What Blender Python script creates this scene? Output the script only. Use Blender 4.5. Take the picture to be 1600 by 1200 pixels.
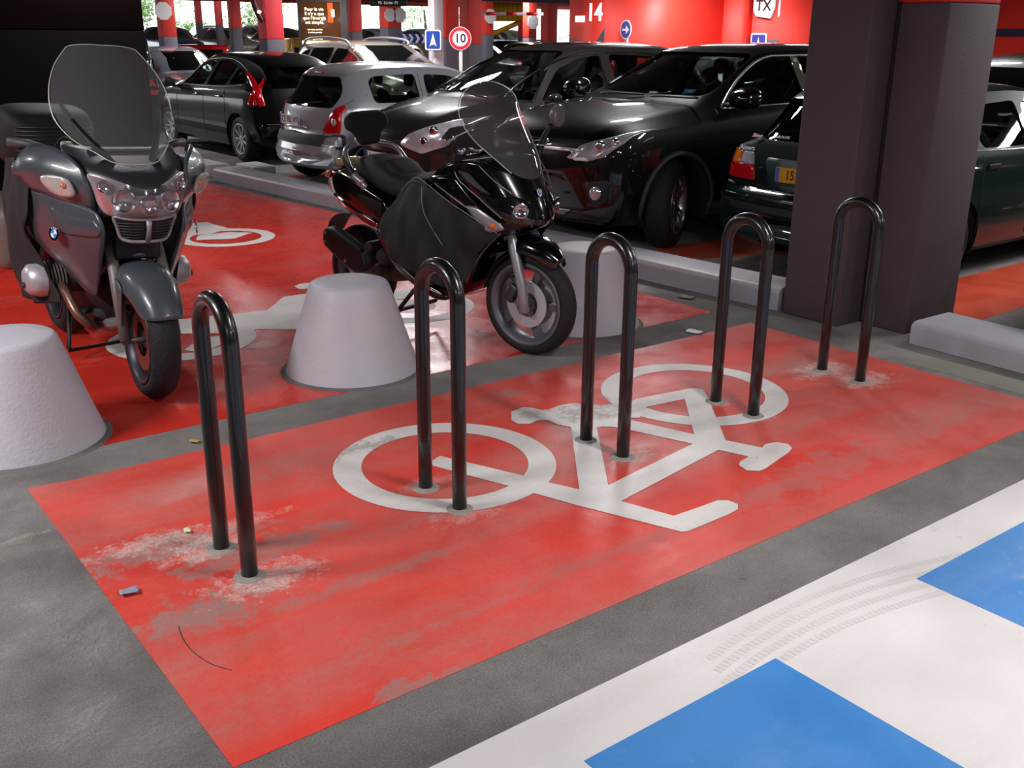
import bpy, bmesh, math, random
from mathutils import Vector, Matrix
from mathutils.bvhtree import BVHTree
from mathutils.geometry import tessellate_polygon
PI = math.pi
random.seed(7)
S = bpy.context.scene
COL = S.collection
for o in list(bpy.data.objects): bpy.data.objects.remove(o)

# ------------------------------------------------------------ camera
YAW, PITCH, ROLL, FPX = 0.9165, 0.3315, 0.0076, 1597.7
fw = Vector((math.cos(YAW)*math.cos(PITCH), math.sin(YAW)*math.cos(PITCH), -math.sin(PITCH)))
rt = Vector((math.sin(YAW), -math.cos(YAW), 0)); up = rt.cross(fw)
r2 = math.cos(ROLL)*rt + math.sin(ROLL)*up; u2 = -math.sin(ROLL)*rt + math.cos(ROLL)*up
cam = bpy.data.cameras.new('camera'); cam_o = bpy.data.objects.new('camera', cam); COL.objects.link(cam_o)
cam.sensor_width = 36; cam.lens = FPX/1600*36; cam.clip_end = 300
M = Matrix((r2, u2, -fw)).transposed().to_4x4(); M.translation = (0, 0, 1.75)
cam_o.matrix_world = M
S.camera = cam_o
# ------------------------------------------------------------ world, exposure
S.view_settings.view_transform = 'Standard'; S.view_settings.look = 'None'
S.view_settings.gamma = 1; S.view_settings.use_curve_mapping = False
S.view_settings.exposure = 0.30
W = bpy.data.worlds.new('sky'); S.world = W; W.use_nodes = True
W.node_tree.nodes['Background'].inputs[0].default_value = (0.93, 0.97, 1, 1)
W.node_tree.nodes['Background'].inputs[1].default_value = 2.6
# ceiling lamps: (x, y, strength) of the fluorescent fixtures, their light comes with the fixture
LAMP_W = 72.0
LAMPS = [(-1.5, 4.3, 2.0), (-1.6, 9.0, 1.0), (-1.6, -1.5, .7), (2.9, 1.0, .75), (2.6, -3.0, .8), (2.7, 8.6, 1.0), (7.0, -2.0, .8), (8.2, 2.4, 1.0), (7.2, 7.4, 1.0), (7.6, 11.9, 1.0), (12.4, -2.0, 1.0), (12.6, 3.0, 1.1), (12.4, 7.4, 1.2),
 (11.2, 11.6, 1.2), (13.9, 10.2, 1.3), (13.8, 12.2, 1.3)] + [(x, y, 1.5) for x in (3.5, 9.5, 15.5) for y in (16.5, 22.5)] + [(9.5, 30, 2), (16, 30, 2), (23, 30, 2), (17, 37, 2)]

# ------------------------------------------------------------ materials
def lin(h):
    if not isinstance(h, str): return tuple(h)
    c = [int(h[i:i+2], 16)/255 for i in (0, 2, 4)]
    return tuple(v/12.92 if v <= .04045 else ((v+.055)/1.055)**2.4 for v in c)
MATS = {}
def mat(name, col, rough=.5, metal=0, coat=0, emit=0, spec=.5, noise=0, nscale=40, bump=0, bscale=200, rvar=0):
    if name in MATS: return MATS[name]
    m = bpy.data.materials.new(name); m.use_nodes = True; nt = m.node_tree; N = nt.nodes; Lk = nt.links
    b = N['Principled BSDF']; c = lin(col)
    b.inputs['Base Color'].default_value = (*c, 1); b.inputs['Roughness'].default_value = rough
    b.inputs['Metallic'].default_value = metal; b.inputs['Coat Weight'].default_value = coat
    b.inputs['Coat Roughness'].default_value = .03; b.inputs['Specular IOR Level'].default_value = spec
    if emit:
        b.inputs['Emission Color'].default_value = (*c, 1); b.inputs['Emission Strength'].default_value = emit
    tc = N.new('ShaderNodeTexCoord')
    nz = N.new('ShaderNodeTexNoise'); nz.inputs['Scale'].default_value = nscale; nz.inputs['Detail'].default_value = 5
    Lk.new(tc.outputs['Object'], nz.inputs['Vector'])
    mr = N.new('ShaderNodeMapRange'); mr.inputs[3].default_value = 1-max(noise, .03); mr.inputs[4].default_value = 1+max(noise, .03)
    Lk.new(nz.outputs['Fac'], mr.inputs[0])
    mx = N.new('ShaderNodeVectorMath'); mx.operation = 'SCALE'; mx.inputs[0].default_value = c
    Lk.new(mr.outputs[0], mx.inputs['Scale']); Lk.new(mx.outputs[0], b.inputs['Base Color'])
    if rvar:
        m2 = N.new('ShaderNodeMapRange'); m2.inputs[3].default_value = max(0, rough-rvar); m2.inputs[4].default_value = min(1, rough+rvar)
        Lk.new(nz.outputs['Fac'], m2.inputs[0]); Lk.new(m2.outputs[0], b.inputs['Roughness'])
    if bump:
        n2 = N.new('ShaderNodeTexNoise'); n2.inputs['Scale'].default_value = bscale; n2.inputs['Detail'].default_value = 3
        Lk.new(tc.outputs['Object'], n2.inputs['Vector'])
        bp = N.new('ShaderNodeBump'); bp.inputs['Strength'].default_value = bump; bp.inputs['Distance'].default_value = .01
        Lk.new(n2.outputs['Fac'], bp.inputs['Height']); Lk.new(bp.outputs[0], b.inputs['Normal'])
    MATS[name] = m
    return m
def glass(name, tint, rough=.0, refl=.06, haze=0):
    if name in MATS: return MATS[name]
    m = bpy.data.materials.new(name); m.use_nodes = True; nt = m.node_tree; N = nt.nodes; Lk = nt.links
    for n in list(N):
        if n.type == 'BSDF_PRINCIPLED': N.remove(n)
    out = [n for n in N if n.type == 'OUTPUT_MATERIAL'][0]
    t = N.new('ShaderNodeBsdfTransparent'); t.inputs[0].default_value = (*lin(tint), 1)
    g = N.new('ShaderNodeBsdfGlossy'); g.inputs['Roughness'].default_value = rough; g.inputs[0].default_value = (1, 1, 1, 1)
    f = N.new('ShaderNodeLayerWeight'); f.inputs[0].default_value = .25
    mr = N.new('ShaderNodeMapRange'); mr.inputs[3].default_value = refl; mr.inputs[4].default_value = .9
    x = N.new('ShaderNodeMixShader')
    Lk.new(f.outputs['Fresnel'], mr.inputs[0]); Lk.new(mr.outputs[0], x.inputs[0])
    Lk.new(t.outputs[0], x.inputs[1]); Lk.new(g.outputs[0], x.inputs[2])
    if haze:
        d = N.new('ShaderNodeBsdfDiffuse'); d.inputs[0].default_value = (.55, .53, .53, 1)
        y = N.new('ShaderNodeMixShader'); y.inputs[0].default_value = haze
        Lk.new(x.outputs[0], y.inputs[1]); Lk.new(d.outputs[0], y.inputs[2]); x = y
    Lk.new(x.outputs[0], out.inputs[0])
    MATS[name] = m
    return m

# ------------------------------------------------------------ object helpers
def obj(name, bm, m=None, parent=None, smooth=40, sub=0, solid=0, bevel=0, kind=None, label=None):
    if isinstance(bm, bpy.types.Mesh): me = bm
    else:
        for f in bm.faces: f.smooth = True
        a = math.radians(smooth)
        for e in bm.edges:
            if len(e.link_faces) == 2 and e.calc_face_angle(0) > a: e.smooth = False
        me = bpy.data.meshes.new(name); bm.to_mesh(me); bm.free()
    if m and not me.materials: me.materials.append(m)
    o = bpy.data.objects.new(name, me); COL.objects.link(o)
    if parent: o.parent = parent
    if bevel:
        b = o.modifiers.new('bevel', 'BEVEL'); b.width = bevel; b.segments = 2; b.limit_method = 'ANGLE'; b.angle_limit = .6
    if sub:
        s = o.modifiers.new('sub', 'SUBSURF'); s.levels = sub; s.render_levels = sub
    if solid:
        s = o.modifiers.new('solid', 'SOLIDIFY'); s.thickness = solid; s.offset = -1
    if kind: o['kind'] = kind
    if label: o['label'] = label
    return o
def tag(o, label, cat, group=None, kind=None):
    o['label'] = label; o['category'] = cat
    if group: o['group'] = group
    if kind: o['kind'] = kind
    return o
def thing(name, label, cat, loc=(0, 0, 0), rz=0, group=None, rot=None):
    o = bpy.data.objects.new(name, None); COL.objects.link(o); o.location = loc
    o.rotation_euler = rot if rot else (0, 0, rz); o.empty_display_size = .1
    return tag(o, label, cat, group)
def dup(root, loc, rot, label=None, group=None):
    r = root.copy(); COL.objects.link(r); r.location = loc; r.rotation_euler = rot
    if label: r['label'] = label
    if group: r['group'] = group
    for ch in list(root.children):
        c = ch.copy(); COL.objects.link(c); c.parent = r
        for g in list(ch.children):
            d = g.copy(); COL.objects.link(d); d.parent = c
    return r
def B(): return bmesh.new()
def box(bm, c, s, rz=0, rot=None, taper=None):
    v = []
    R = rot if rot is not None else Matrix.Rotation(rz, 3, 'Z')
    for z in (-.5, .5):
        k = taper if (taper and z > 0) else 1
        for x, y in ((-.5, -.5), (.5, -.5), (.5, .5), (-.5, .5)):
            v.append(bm.verts.new(R @ Vector((x*s[0]*k, y*s[1]*k, z*s[2])) + Vector(c)))
    for f in ((3, 2, 1, 0), (4, 5, 6, 7), (0, 1, 5, 4), (1, 2, 6, 5), (2, 3, 7, 6), (3, 0, 4, 7)): bm.faces.new([v[i] for i in f])
    return bm
def prism(bm, pts, z0, z1, f=lambda p, z: (p[0], p[1], z)):
    a = [bm.verts.new(f(p, z0)) for p in pts]; b = [bm.verts.new(f(p, z1)) for p in pts]
    n = len(pts)
    bm.faces.new(a[::-1]); bm.faces.new(b)
    for i in range(n): bm.faces.new((a[i], a[(i+1) % n], b[(i+1) % n], b[i]))
    bmesh.ops.recalc_face_normals(bm, faces=bm.faces)
    return bm
def flatpoly(bm, pts, z):
    vs = [bm.verts.new((p[0], p[1], z)) for p in pts]
    f = bm.faces.new(vs)
    if f.normal.z == 0: f.normal_update()
    f.normal_update()
    if f.normal.z < 0: f.normal_flip()
    return bm
def tube(bm, pts, r, seg=12, cap=True, closed=False):
    pts = [Vector(p) for p in pts]; n = len(pts); rings = []
    rr = r if isinstance(r, (list, tuple)) else [r]*n
    t0 = (pts[1]-pts[0]).normalized()
    u = t0.cross(Vector((0, 0, 1)))
    if u.length < .1: u = t0.cross(Vector((1, 0, 0)))
    u.normalize()
    for i, p in enumerate(pts):
        if closed: t = (pts[(i+1) % n]-pts[i-1]).normalized()
        else: t = (pts[min(i+1, n-1)]-pts[max(i-1, 0)]).normalized()
        u = (u - t*u.dot(t)).normalized(); w = t.cross(u)
        rings.append([bm.verts.new(p + rr[i]*(math.cos(2*PI*k/seg)*u + math.sin(2*PI*k/seg)*w)) for k in range(seg)])
    m = n if closed else n-1
    for i in range(m):
        a, b = rings[i], rings[(i+1) % n]
        for k in range(seg): bm.faces.new((a[k], a[(k+1) % seg], b[(k+1) % seg], b[k]))
    if cap and not closed:
        bm.faces.new(rings[0][::-1]); bm.faces.new(rings[-1])
    return bm
def spline(pts, n=6, closed=False):
    P = [Vector(p) for p in pts]; out = []; m = len(P)
    rng = range(m) if closed else range(m-1)
    for i in rng:
        a = P[(i-1) % m] if (closed or i > 0) else P[0]; b = P[i]; c = P[(i+1) % m]
        d = P[(i+2) % m] if (closed or i+2 < m) else P[m-1]
        for k in range(n):
            t = k/n
            out.append(.5*((2*b)+(c-a)*t+(2*a-5*b+4*c-d)*t*t+(3*b-a-3*c+d)*t**3))
    if not closed: out.append(P[-1])
    return out
def lathe(bm, prof, seg=32, axis='Z', c=(0, 0, 0), cap=False):
    """prof: (radius, height)"""
    c = Vector(c); rings = []
    def mk(r, h, a):
        x, y = r*math.cos(a), r*math.sin(a)
        return c + (Vector((x, y, h)) if axis == 'Z' else Vector((x, h, y)) if axis == 'Y' else Vector((h, x, y)))
    for r, h in prof:
        if r < 1e-6: rings.append([bm.verts.new(mk(0, h, 0))]*seg)
        else: rings.append([bm.verts.new(mk(r, h, 2*PI*k/seg)) for k in range(seg)])
    for i in range(len(rings)-1):
        a, b = rings[i], rings[i+1]
        for k in range(seg):
            k2 = (k+1) % seg
            vs = []
            for v in (a[k], a[k2], b[k2], b[k]):
                if v not in vs: vs.append(v)
            if len(vs) > 2: bm.faces.new(vs)
    bmesh.ops.recalc_face_normals(bm, faces=bm.faces)
    return bm
def grid(bm, rows, flip=False):
    V = [[bm.verts.new(p) for p in r] for r in rows]
    for i in range(len(V)-1):
        for j in range(len(V[0])-1):
            q = (V[i][j], V[i][j+1], V[i+1][j+1], V[i+1][j])
            bm.faces.new(q[::-1] if flip else q)
    return bm
def mirrow(rows):
    """rows whose first point lies on the centre plane y=0: add the other half"""
    return [[(p[0], -p[1], p[2]) for p in r[:0:-1]] + list(r) for r in rows]
def loft(bm, secs, cap=True, closed=True):
    V = [[bm.verts.new(p) for p in s] for s in secs]; n = len(V[0])
    for i in range(len(V)-1):
        for k in range(n if closed else n-1):
            bm.faces.new((V[i][k], V[i][(k+1) % n], V[i+1][(k+1) % n], V[i+1][k]))
    if cap: bm.faces.new(V[0][::-1]); bm.faces.new(V[-1])
    bmesh.ops.recalc_face_normals(bm, faces=bm.faces)
    return bm
def ring_sec(x, w, z0, z1, n=12, p=2.6, y0=0, ax='x'):
    """superellipse section across a bike at station x"""
    out = []; cz = (z0+z1)/2; h = (z1-z0)/2
    for k in range(n):
        a = 2*PI*k/n+PI/n; c, s = math.cos(a), math.sin(a)
        out.append((x, y0 + w*math.copysign(abs(c)**(2/p), c), cz+h*math.copysign(abs(s)**(2/p), s)))
    return out
def text(name, body, size, m, parent, loc, rot, ext=.002, align='CENTER', label=None, sx=1):
    cu = bpy.data.curves.new(name, 'FONT'); cu.body = body; cu.size = size; cu.extrude = ext
    cu.align_x = align; cu.align_y = 'CENTER'; cu.resolution_u = 3; cu.offset = size*.012
    to = bpy.data.objects.new('tmp', cu); COL.objects.link(to)
    dg = bpy.context.evaluated_depsgraph_get(); me = bpy.data.meshes.new_from_object(to.evaluated_get(dg))
    bpy.data.objects.remove(to); me.materials.clear(); me.materials.append(m); me.name = name
    o = bpy.data.objects.new(name, me); COL.objects.link(o); o.parent = parent; o.location = loc; o.rotation_euler = rot
    o.scale = (sx, 1, 1)
    if label: o['label'] = label
    return o
def rounded(pts, r, n=4):
    out = []; m = len(pts)
    for i in range(m):
        a, b, c = Vector(pts[i-1]), Vector(pts[i]), Vector(pts[(i+1) % m])
        d1 = (a-b); d2 = (c-b); k = min(r, d1.length*.45, d2.length*.45)
        p, q = b+d1.normalized()*k, b+d2.normalized()*k
        for j in range(n+1):
            t = j/n; out.append(tuple((1-t)**2*p+2*t*(1-t)*b+t*t*q))
    return out
# ------------------------------------------------------------ paint materials for the floor
def floor_paint(name, col, dust, worn, wear=.60, amt=.5, rough=.3, scale=1.6, spots=(), speck=.0, spots2=(), col2='cdbfb7'):
    m = bpy.data.materials.new(name); m.use_nodes = True; nt = m.node_tree; N = nt.nodes; L = nt.links
    b = N['Principled BSDF']; geo = N.new('ShaderNodeNewGeometry')
    def noise(sc, det=6, r=.6, st=None):
        n = N.new('ShaderNodeTexNoise'); n.inputs['Scale'].default_value = sc; n.inputs['Detail'].default_value = det; n.inputs['Roughness'].default_value = r
        src = geo.outputs['Position']
        if st:
            mp = N.new('ShaderNodeMapping'); mp.inputs['Scale'].default_value = st[0]; mp.inputs['Rotation'].default_value = (0, 0, st[1])
            L.new(src, mp.inputs[0]); src = mp.outputs[0]
        L.new(src, n.inputs['Vector']); return n.outputs['Fac']
    def ramp(x, a, c, lo=0., hi=1.):
        r = N.new('ShaderNodeMapRange'); r.inputs[1].default_value = a; r.inputs[2].default_value = c; r.inputs[3].default_value = lo; r.inputs[4].default_value = hi
        L.new(x, r.inputs[0]); return r.outputs[0]
    def mix(f, a, c):
        x = N.new('ShaderNodeMix'); x.data_type = 'RGBA'; L.new(f, x.inputs[0])
        for s, v in ((6, a), (7, c)):
            if isinstance(v, tuple): x.inputs[s].default_value = (*v, 1)
            else: L.new(v, x.inputs[s])
        return x.outputs[2]
    def math_(op, a, c):
        x = N.new('ShaderNodeMath'); x.operation = op
        for i, v in enumerate((a, c)):
            if isinstance(v, (int, float)): x.inputs[i].default_value = v
            else: L.new(v, x.inputs[i])
        return x.outputs[0]
    c0 = lin(col)
    base = mix(ramp(noise(.9, 3), .35, .65), tuple(v*.86 for v in c0), tuple(min(1, v*1.1) for v in c0))
    streak = ramp(noise(scale, 8, .62, ((.45, 2.2, 1), .25)), wear-.12, wear+.14, 0, amt)
    sw = math_('MULTIPLY', streak, ramp(noise(34, 4, .7), .3, .62, .35, 1))
    c1 = mix(sw, base, lin(dust))
    fine = ramp(noise(15, 9, .75), .61, .70, 0, .7)
    fac = math_('MULTIPLY', fine, ramp(noise(.7, 3), .42, .62))
    for (x, y, rx, ry, k) in spots:       # worn-through patches where they lie on the floor
        v = N.new('ShaderNodeVectorMath'); v.operation = 'SUBTRACT'; L.new(geo.outputs['Position'], v.inputs[0]); v.inputs[1].default_value = (x, y, 0)
        v2 = N.new('ShaderNodeVectorMath'); v2.operation = 'MULTIPLY'; L.new(v.outputs[0], v2.inputs[0]); v2.inputs[1].default_value = (1/rx, 1/ry, 0)
        ln = N.new('ShaderNodeVectorMath'); ln.operation = 'LENGTH'; L.new(v2.outputs[0], ln.inputs[0])
        d = math_('ADD', ln.outputs['Value'], ramp(noise(9, 8, .75, ((1, 1, 1), x)), .3, .7, -.9, .9))
        fac = math_('MAXIMUM', fac, math_('MULTIPLY', ramp(d, .5, .95, k, 0), ramp(noise(48, 6, .8), .36, .58, .35, 1)))
    c2 = mix(fac, c1, lin(worn))
    f2 = None
    for (x, y, rx, ry, k) in spots2:      # pale cement residue around the hoop feet
        v = N.new('ShaderNodeVectorMath'); v.operation = 'SUBTRACT'; L.new(geo.outputs['Position'], v.inputs[0]); v.inputs[1].default_value = (x, y, 0)
        v2 = N.new('ShaderNodeVectorMath'); v2.operation = 'MULTIPLY'; L.new(v.outputs[0], v2.inputs[0]); v2.inputs[1].default_value = (1/rx, 1/ry, 0)
        ln = N.new('ShaderNodeVectorMath'); ln.operation = 'LENGTH'; L.new(v2.outputs[0], ln.inputs[0])
        d = math_('ADD', ln.outputs['Value'], ramp(noise(16, 8, .8, ((1, 1, 1), x*3)), .3, .7, -.8, .8))
        q = math_('MULTIPLY', ramp(d, .35, .95, k, 0), ramp(noise(70, 6, .8), .38, .58, .25, 1))
        f2 = q if f2 is None else math_('MAXIMUM', f2, q)
    if f2 is not None: c2 = mix(f2, c2, lin(col2))
    if speck:
        sv = N.new('ShaderNodeVectorMath'); sv.operation = 'SCALE'; L.new(c2, sv.inputs[0])
        L.new(math_('MULTIPLY', ramp(noise(170, 4, .8), .3, .7, 1-speck, 1+speck), ramp(noise(2.2, 6, .65), .3, .7, 1-speck*.6, 1+speck*.6)), sv.inputs['Scale']); c2 = sv.outputs[0]
    L.new(c2, b.inputs['Base Color'])
    rg = ramp(noise(2.6, 6), .35, .65, rough*.65, rough*1.35)
    rg = math_('ADD', rg, math_('MULTIPLY', fac, .4)); L.new(rg, b.inputs['Roughness'])
    bp = N.new('ShaderNodeBump'); bp.inputs['Strength'].default_value = .22; bp.inputs['Distance'].default_value = .004
    L.new(math_('ADD', noise(60, 4), math_('MULTIPLY', noise(7, 4), 3.0)), bp.inputs['Height']); L.new(bp.outputs[0], b.inputs['Normal'])
    MATS[name] = m
    return m
M_ASPH = floor_paint('asphalt', '6d6966', '8a8682', '4b4745', .55, .55, .8, .8, speck=.5)
for n in M_ASPH.node_tree.nodes:
    if n.type == 'BUMP': n.inputs['Strength'].default_value = .6
M_RED = floor_paint('red_floor_paint', 'dd3d30', 'a8766c', '857a73', .51, .8, .5, 1.0, speck=.12, spots2=[(4.61, 3.22, .24, .13, .85), (4.66, 2.96, .22, .12, .8), (1.12, 3.26, .2, .12, .85), (1.2, 2.92, .22, .12, .8), (.98, 3.40, .26, .08, .8), (1.30, 3.36, .2, .06, .6), (3.76, 2.94, .12, .08, .5), (2.93, 2.95, .14, .08, .6), (2.05, 2.93, .2, .09, .5), (2.05, 3.25, .14, .07, .4), (3.75, 3.2, .16, .07, .5)],
    spots=[(1.0, 3.32, .42, .10, .85), (1.25, 3.12, .38, .10, .8), (.95, 2.85, .2, .13, .9), (1.16, 2.87, .10, .05, .95), (1.50, 2.72, .4, .05, .55), (1.25, 2.12, .1, .06, .8), (1.42, 2.08, .1, .05, .6),
           (3.5, 2.36, 1.1, .12, .42), (2.3, 2.35, .55, .05, .4), (4.5, 3.35, .2, .1, .4), (4.64, 3.1, .2, .1, .5), (3.0, 3.95, .08, .08, .6), (1.7, 2.33, .4, .03, .35)])
M_RED2 = floor_paint('red_floor_paint_glossy', 'cf3426', 'b06a60', '7a6c66', .62, .5, .27, 1.1)
M_WHT = floor_paint('white_floor_paint', 'dfdad5', 'b3aca4', '837d76', .58, .7, .5, 1.8, spots=[(2.0, 3.74, .3, .07, .7), (3.15, 3.5, .2, .14, .55), (2.92, 3.62, .1, .08, .4)])
M_WHT2 = floor_paint('white_crossing_paint', 'd8d4d1', 'b9b4ae', '9a948c', .60, .6, .5, 1.2, spots=[(3.6, 1.0, .5, .2, .4), (3.2, .6, .4, .3, .35)], speck=.04)
M_BLU = floor_paint('blue_floor_paint', '3a82c6', '6d97c4', '8fa6bd', .60, .6, .5, 1.6, spots=[(3.45, 1.35, .25, .12, .6)], speck=.06)
M_ORG = floor_paint('orange_bay_paint', 'cf4a2c', 'a86a52', '776a5e', .58, .5, .45, 1.6)

# ------------------------------------------------------------ ground
fl = obj('floor', box(B(), (12, 24, -.1), (64, 96, .2)), M_ASPH, kind='structure')
def paint(name, pts, z, m, label):
    bm = B(); prism(bm, pts, z-.0015, z) if z > .0012 else flatpoly(bm, pts, z)
    return obj(name, bm, m, fl, label=label)
paint('red_bike_bay_paint', [(.735, 4.16), (.90, 4.135), (5.05, 4.09), (5.05, 2.09), (.735, 2.095)], .0015, M_RED, 'red painted bicycle parking bay with worn grey patches')
paint('red_motorcycle_bay_paint', [(-4, 4.43), (1.2, 4.437), (3, 4.42), (5.06, 4.41), (5.04, 5.4), (4.9, 9.4), (4.62, 12.1), (4.3, 15.5), (-4, 15.5)], .0015, M_RED2, 'glossy red painted motorcycle bay behind the cones')
paint('white_crossing_paint', [(-3, 1.80), (9, 1.80), (9, -4), (-3, -4)], .0015, M_WHT2, 'white painted ground of the crossing, foreground right')
k = 0
for (x0, x1, y0, y1) in ((1.455, 2.206, 1.585, -.9), (2.968, 3.72, 1.60, -.9), (4.48, 5.23, 1.6, -.9), (-.05, .70, 1.58, -.9)):
    paint('blue_crossing_stripe', [(x0, y0), (x1, y0), (x1+.0, y1), (x0, y1)], .003, M_BLU, 'blue crossing stripe %s' % ('nearest the camera', 'at the right edge of the frame', 'beyond the frame to the right', 'beyond the frame to the left')[k]); k += 1
# bicycle symbol
def ringpoly(bm, c, r0, r1, z, n=64):
    a = [bm.verts.new((c[0]+r0*math.cos(2*PI*i/n), c[1]+r0*math.sin(2*PI*i/n), z)) for i in range(n)]
    b = [bm.verts.new((c[0]+r1*math.cos(2*PI*i/n), c[1]+r1*math.sin(2*PI*i/n), z)) for i in range(n)]
    for i in range(n): bm.faces.new((a[i], b[i], b[(i+1) % n], a[(i+1) % n]))
BIKE = dict(
 A=[(2.253,3.449),(2.417,3.065),(2.46,2.946),(2.514,2.827),(2.638,2.786),(2.575,2.646),(2.649,2.429),(2.784,2.424),(2.887,2.423),(2.923,2.396),(2.925,2.35),(2.891,2.321),(2.82,2.312),(2.599,2.308),(2.575,2.32),(2.41,2.725),(2.348,2.898),(2.304,3.025),(2.169,3.377),(2.195,3.424)],
 B=[(2.939,3.375),(3.028,3.293),(2.639,2.79),(2.555,2.699),(2.478,2.779)],
 C=[(3.244,2.889),(3.285,2.773),(2.578,2.645),(2.495,2.679),(2.585,2.779),(2.64,2.787)],
 D=[(3.135,3.39),(3.208,3.323),(3.336,2.965),(3.271,2.865),(3.244,2.889),(3.108,3.248),(3.05,3.296)],
 E=[(3.401,2.926),(3.397,2.831),(3.461,2.672),(3.50,2.69),(3.536,2.688),(3.569,2.674),(3.59,2.631),(3.565,2.59),(3.516,2.569),(3.284,2.512),(3.25,2.51),(3.21,2.546),(3.225,2.604),(3.259,2.627),(3.333,2.641),(3.285,2.773),(3.244,2.889)],
 F=[(3.413,3.357),(3.654,3.328),(3.333,2.963),(3.245,2.861),(3.285,2.773),(3.397,2.831),(3.506,2.961),(3.686,3.179),(3.807,3.326),(3.834,3.374),(3.829,3.403),(3.793,3.426),(3.454,3.474),(3.387,3.456),(3.323,3.389)],
 S=[(2.834,3.699),(2.916,3.719),(2.95,3.683),(2.97,3.63),(3.0,3.615),(3.085,3.63),(3.162,3.613),(3.244,3.511),(3.323,3.481),(3.424,3.414),(3.283,3.268),(3.198,3.331),(3.108,3.234),(3.08,3.287),(3.028,3.293),(2.935,3.371),(2.906,3.431),(2.906,3.505),(2.86,3.53),(2.808,3.519),(2.762,3.552),(2.766,3.608)])
bm = B()
ringpoly(bm, (2.2272, 3.3690), .356, .4755, .0030); ringpoly(bm, (3.7660, 3.3735), .360, .4755, .0031)
for i, kx in enumerate(BIKE): flatpoly(bm, BIKE[kx], .0032+i*.00008)
obj('bicycle_symbol', bm, M_WHT, fl, label='large white painted bicycle symbol lying on the red bay')
bm = B()   # scooter symbol between the cones and the motorcycles
ringpoly(bm, (2.0, 5.84), .30, .43, .0030); ringpoly(bm, (3.52, 5.72), .31, .43, .0031); ringpoly(bm, (3.52, 5.72), .0, .17, .0031)
for i, P in enumerate(([(1.85, 6.28), (2.142, 6.285), (2.695, 6.172), (2.938, 6.442), (3.156, 6.427), (3.275, 6.294), (3.3, 6.0), (2.659, 5.628), (2.445, 5.782), (2.36, 5.748), (2.05, 5.95), (1.9, 6.1)],
        [(3.131, 6.672), (3.2, 6.725), (3.37, 6.7), (3.42, 6.6), (3.292, 6.527), (3.126, 6.576)], [(2.096, 5.80), (2.36, 5.748), (1.99, 5.50), (1.93, 5.62)], [(3.0, 6.25), (3.3, 6.3), (3.75, 6.1), (3.6, 5.9), (3.2, 6.0)])):
    flatpoly(bm, P, .0033+i*.0001)
obj('scooter_symbol', bm, M_WHT, fl, label='white painted scooter symbol behind the middle cone')
bm = B(); ringpoly(bm, (3.47, 8.73), .31, .43, .0030)
flatpoly(bm, [(3.62, 9.55), (3.35, 9.62), (3.2, 9.36), (3.1, 9.05), (3.40, 8.95), (3.664, 9.1)], .0032); flatpoly(bm, [(3.75, 8.80), (3.5, 8.62), (3.2, 8.75), (3.3, 8.95), (3.6, 8.95)], .0033)
flatpoly(bm, [(3.1, 9.9), (2.9, 9.9), (2.6, 9.3), (2.7, 8.9), (3.2, 9.1), (3.3, 9.5)], .0034); ringpoly(bm, (2.2, 8.9), .31, .43, .0030)
obj('scooter_symbol', bm, M_WHT, fl, label='white painted scooter symbol further back, in the bright reflection')
paint('orange_bay_marking', [(6.25, 6.15), (7.25, 6.1), (7.15, 5.3), (6.2, 5.65)], .0015, M_ORG, 'orange floor patch beside the front wheel of the black SUV')
paint('orange_bay_marking', [(6.1, 4.0), (9.6, 4.0), (9.6, 3.25), (6.15, 3.25)], .0015, M_ORG, 'orange bay marking right of the big pillar')
paint('orange_bay_marking', [(5.7, 12.2), (8.2, 12.2), (8.2, 12.0), (5.7, 12.0)], .0015, M_ORG, 'orange line under the silver hatchback')
# faint tyre tracks on the white paint, a crack, cement smears
M_TRK = floor_paint('tyre_track_grey', 'cdc9c5', 'c2bdb8', 'c2bdb8', .5, .5, .55, 6)
bm = B()
for A in ([(1.994,1.693),(2.244,1.731),(2.541,1.741),(2.823,1.709),(3.08,1.652),(3.35,1.57)],):
    for off in (0, -.055, -.11, -.165):
        P = spline([(x+off*.5, y+off, 0) for x, y in A], 14)
        for k in range(4, len(P)-1, 1):
            p, q = P[k], P[k+1]; d = (q-p).normalized(); n = Vector((-d.y, d.x, 0))*.014
            v = [p-n, p+d*.6*(q-p).length-n, p+d*.6*(q-p).length+n, p+n]
            f = bm.faces.new([bm.verts.new((w.x, w.y, .0022)) for w in v]); f.normal_update()
            if f.normal.z < 0: f.normal_flip()
obj('tyre_tracks', bm, M_TRK, fl, label='faint curved tyre tracks on the white crossing paint')
bm = B(); tube(bm, spline([(.857,2.805,.001),(.843,2.722,.001),(.844,2.636,.001),(.862,2.554,.001),(.897,2.489,.001)], 5), .0018, 5)
obj('crack', bm, mat('crack_dark', '3c2c29', .9), fl, label='short curved crack in the red paint')
# pale patch and a cracked joint in the asphalt
M_PALE = floor_paint('pale_asphalt', '7c7b6e', '8c8a7c', '6a675c', .55, .4, .7, 2)
paint('pale_patch', [(5.12, 3.05), (5.36, 2.9), (5.34, 2.3), (5.12, 2.2)], .0015, M_PALE, 'pale worn patch on the asphalt by the kerb')
random.seed(9); P = [(-.9+.085*k, 3.60+.055*k/9*1.0+.012*math.sin(k*1.7), -.022+.006*math.sin(k*2.3)) for k in range(20)]
bm = B(); tube(bm, spline(P, 4), [.032+.008*math.sin(k*.9)+.004*random.random() for k in range(77)], 10)
obj('mortar_ridge', bm, mat('mortar', '8b8880', .9, bump=.6, noise=.2), fl, bevel=.002, label='cracked mortar ridge in the grey floor at left')

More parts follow.
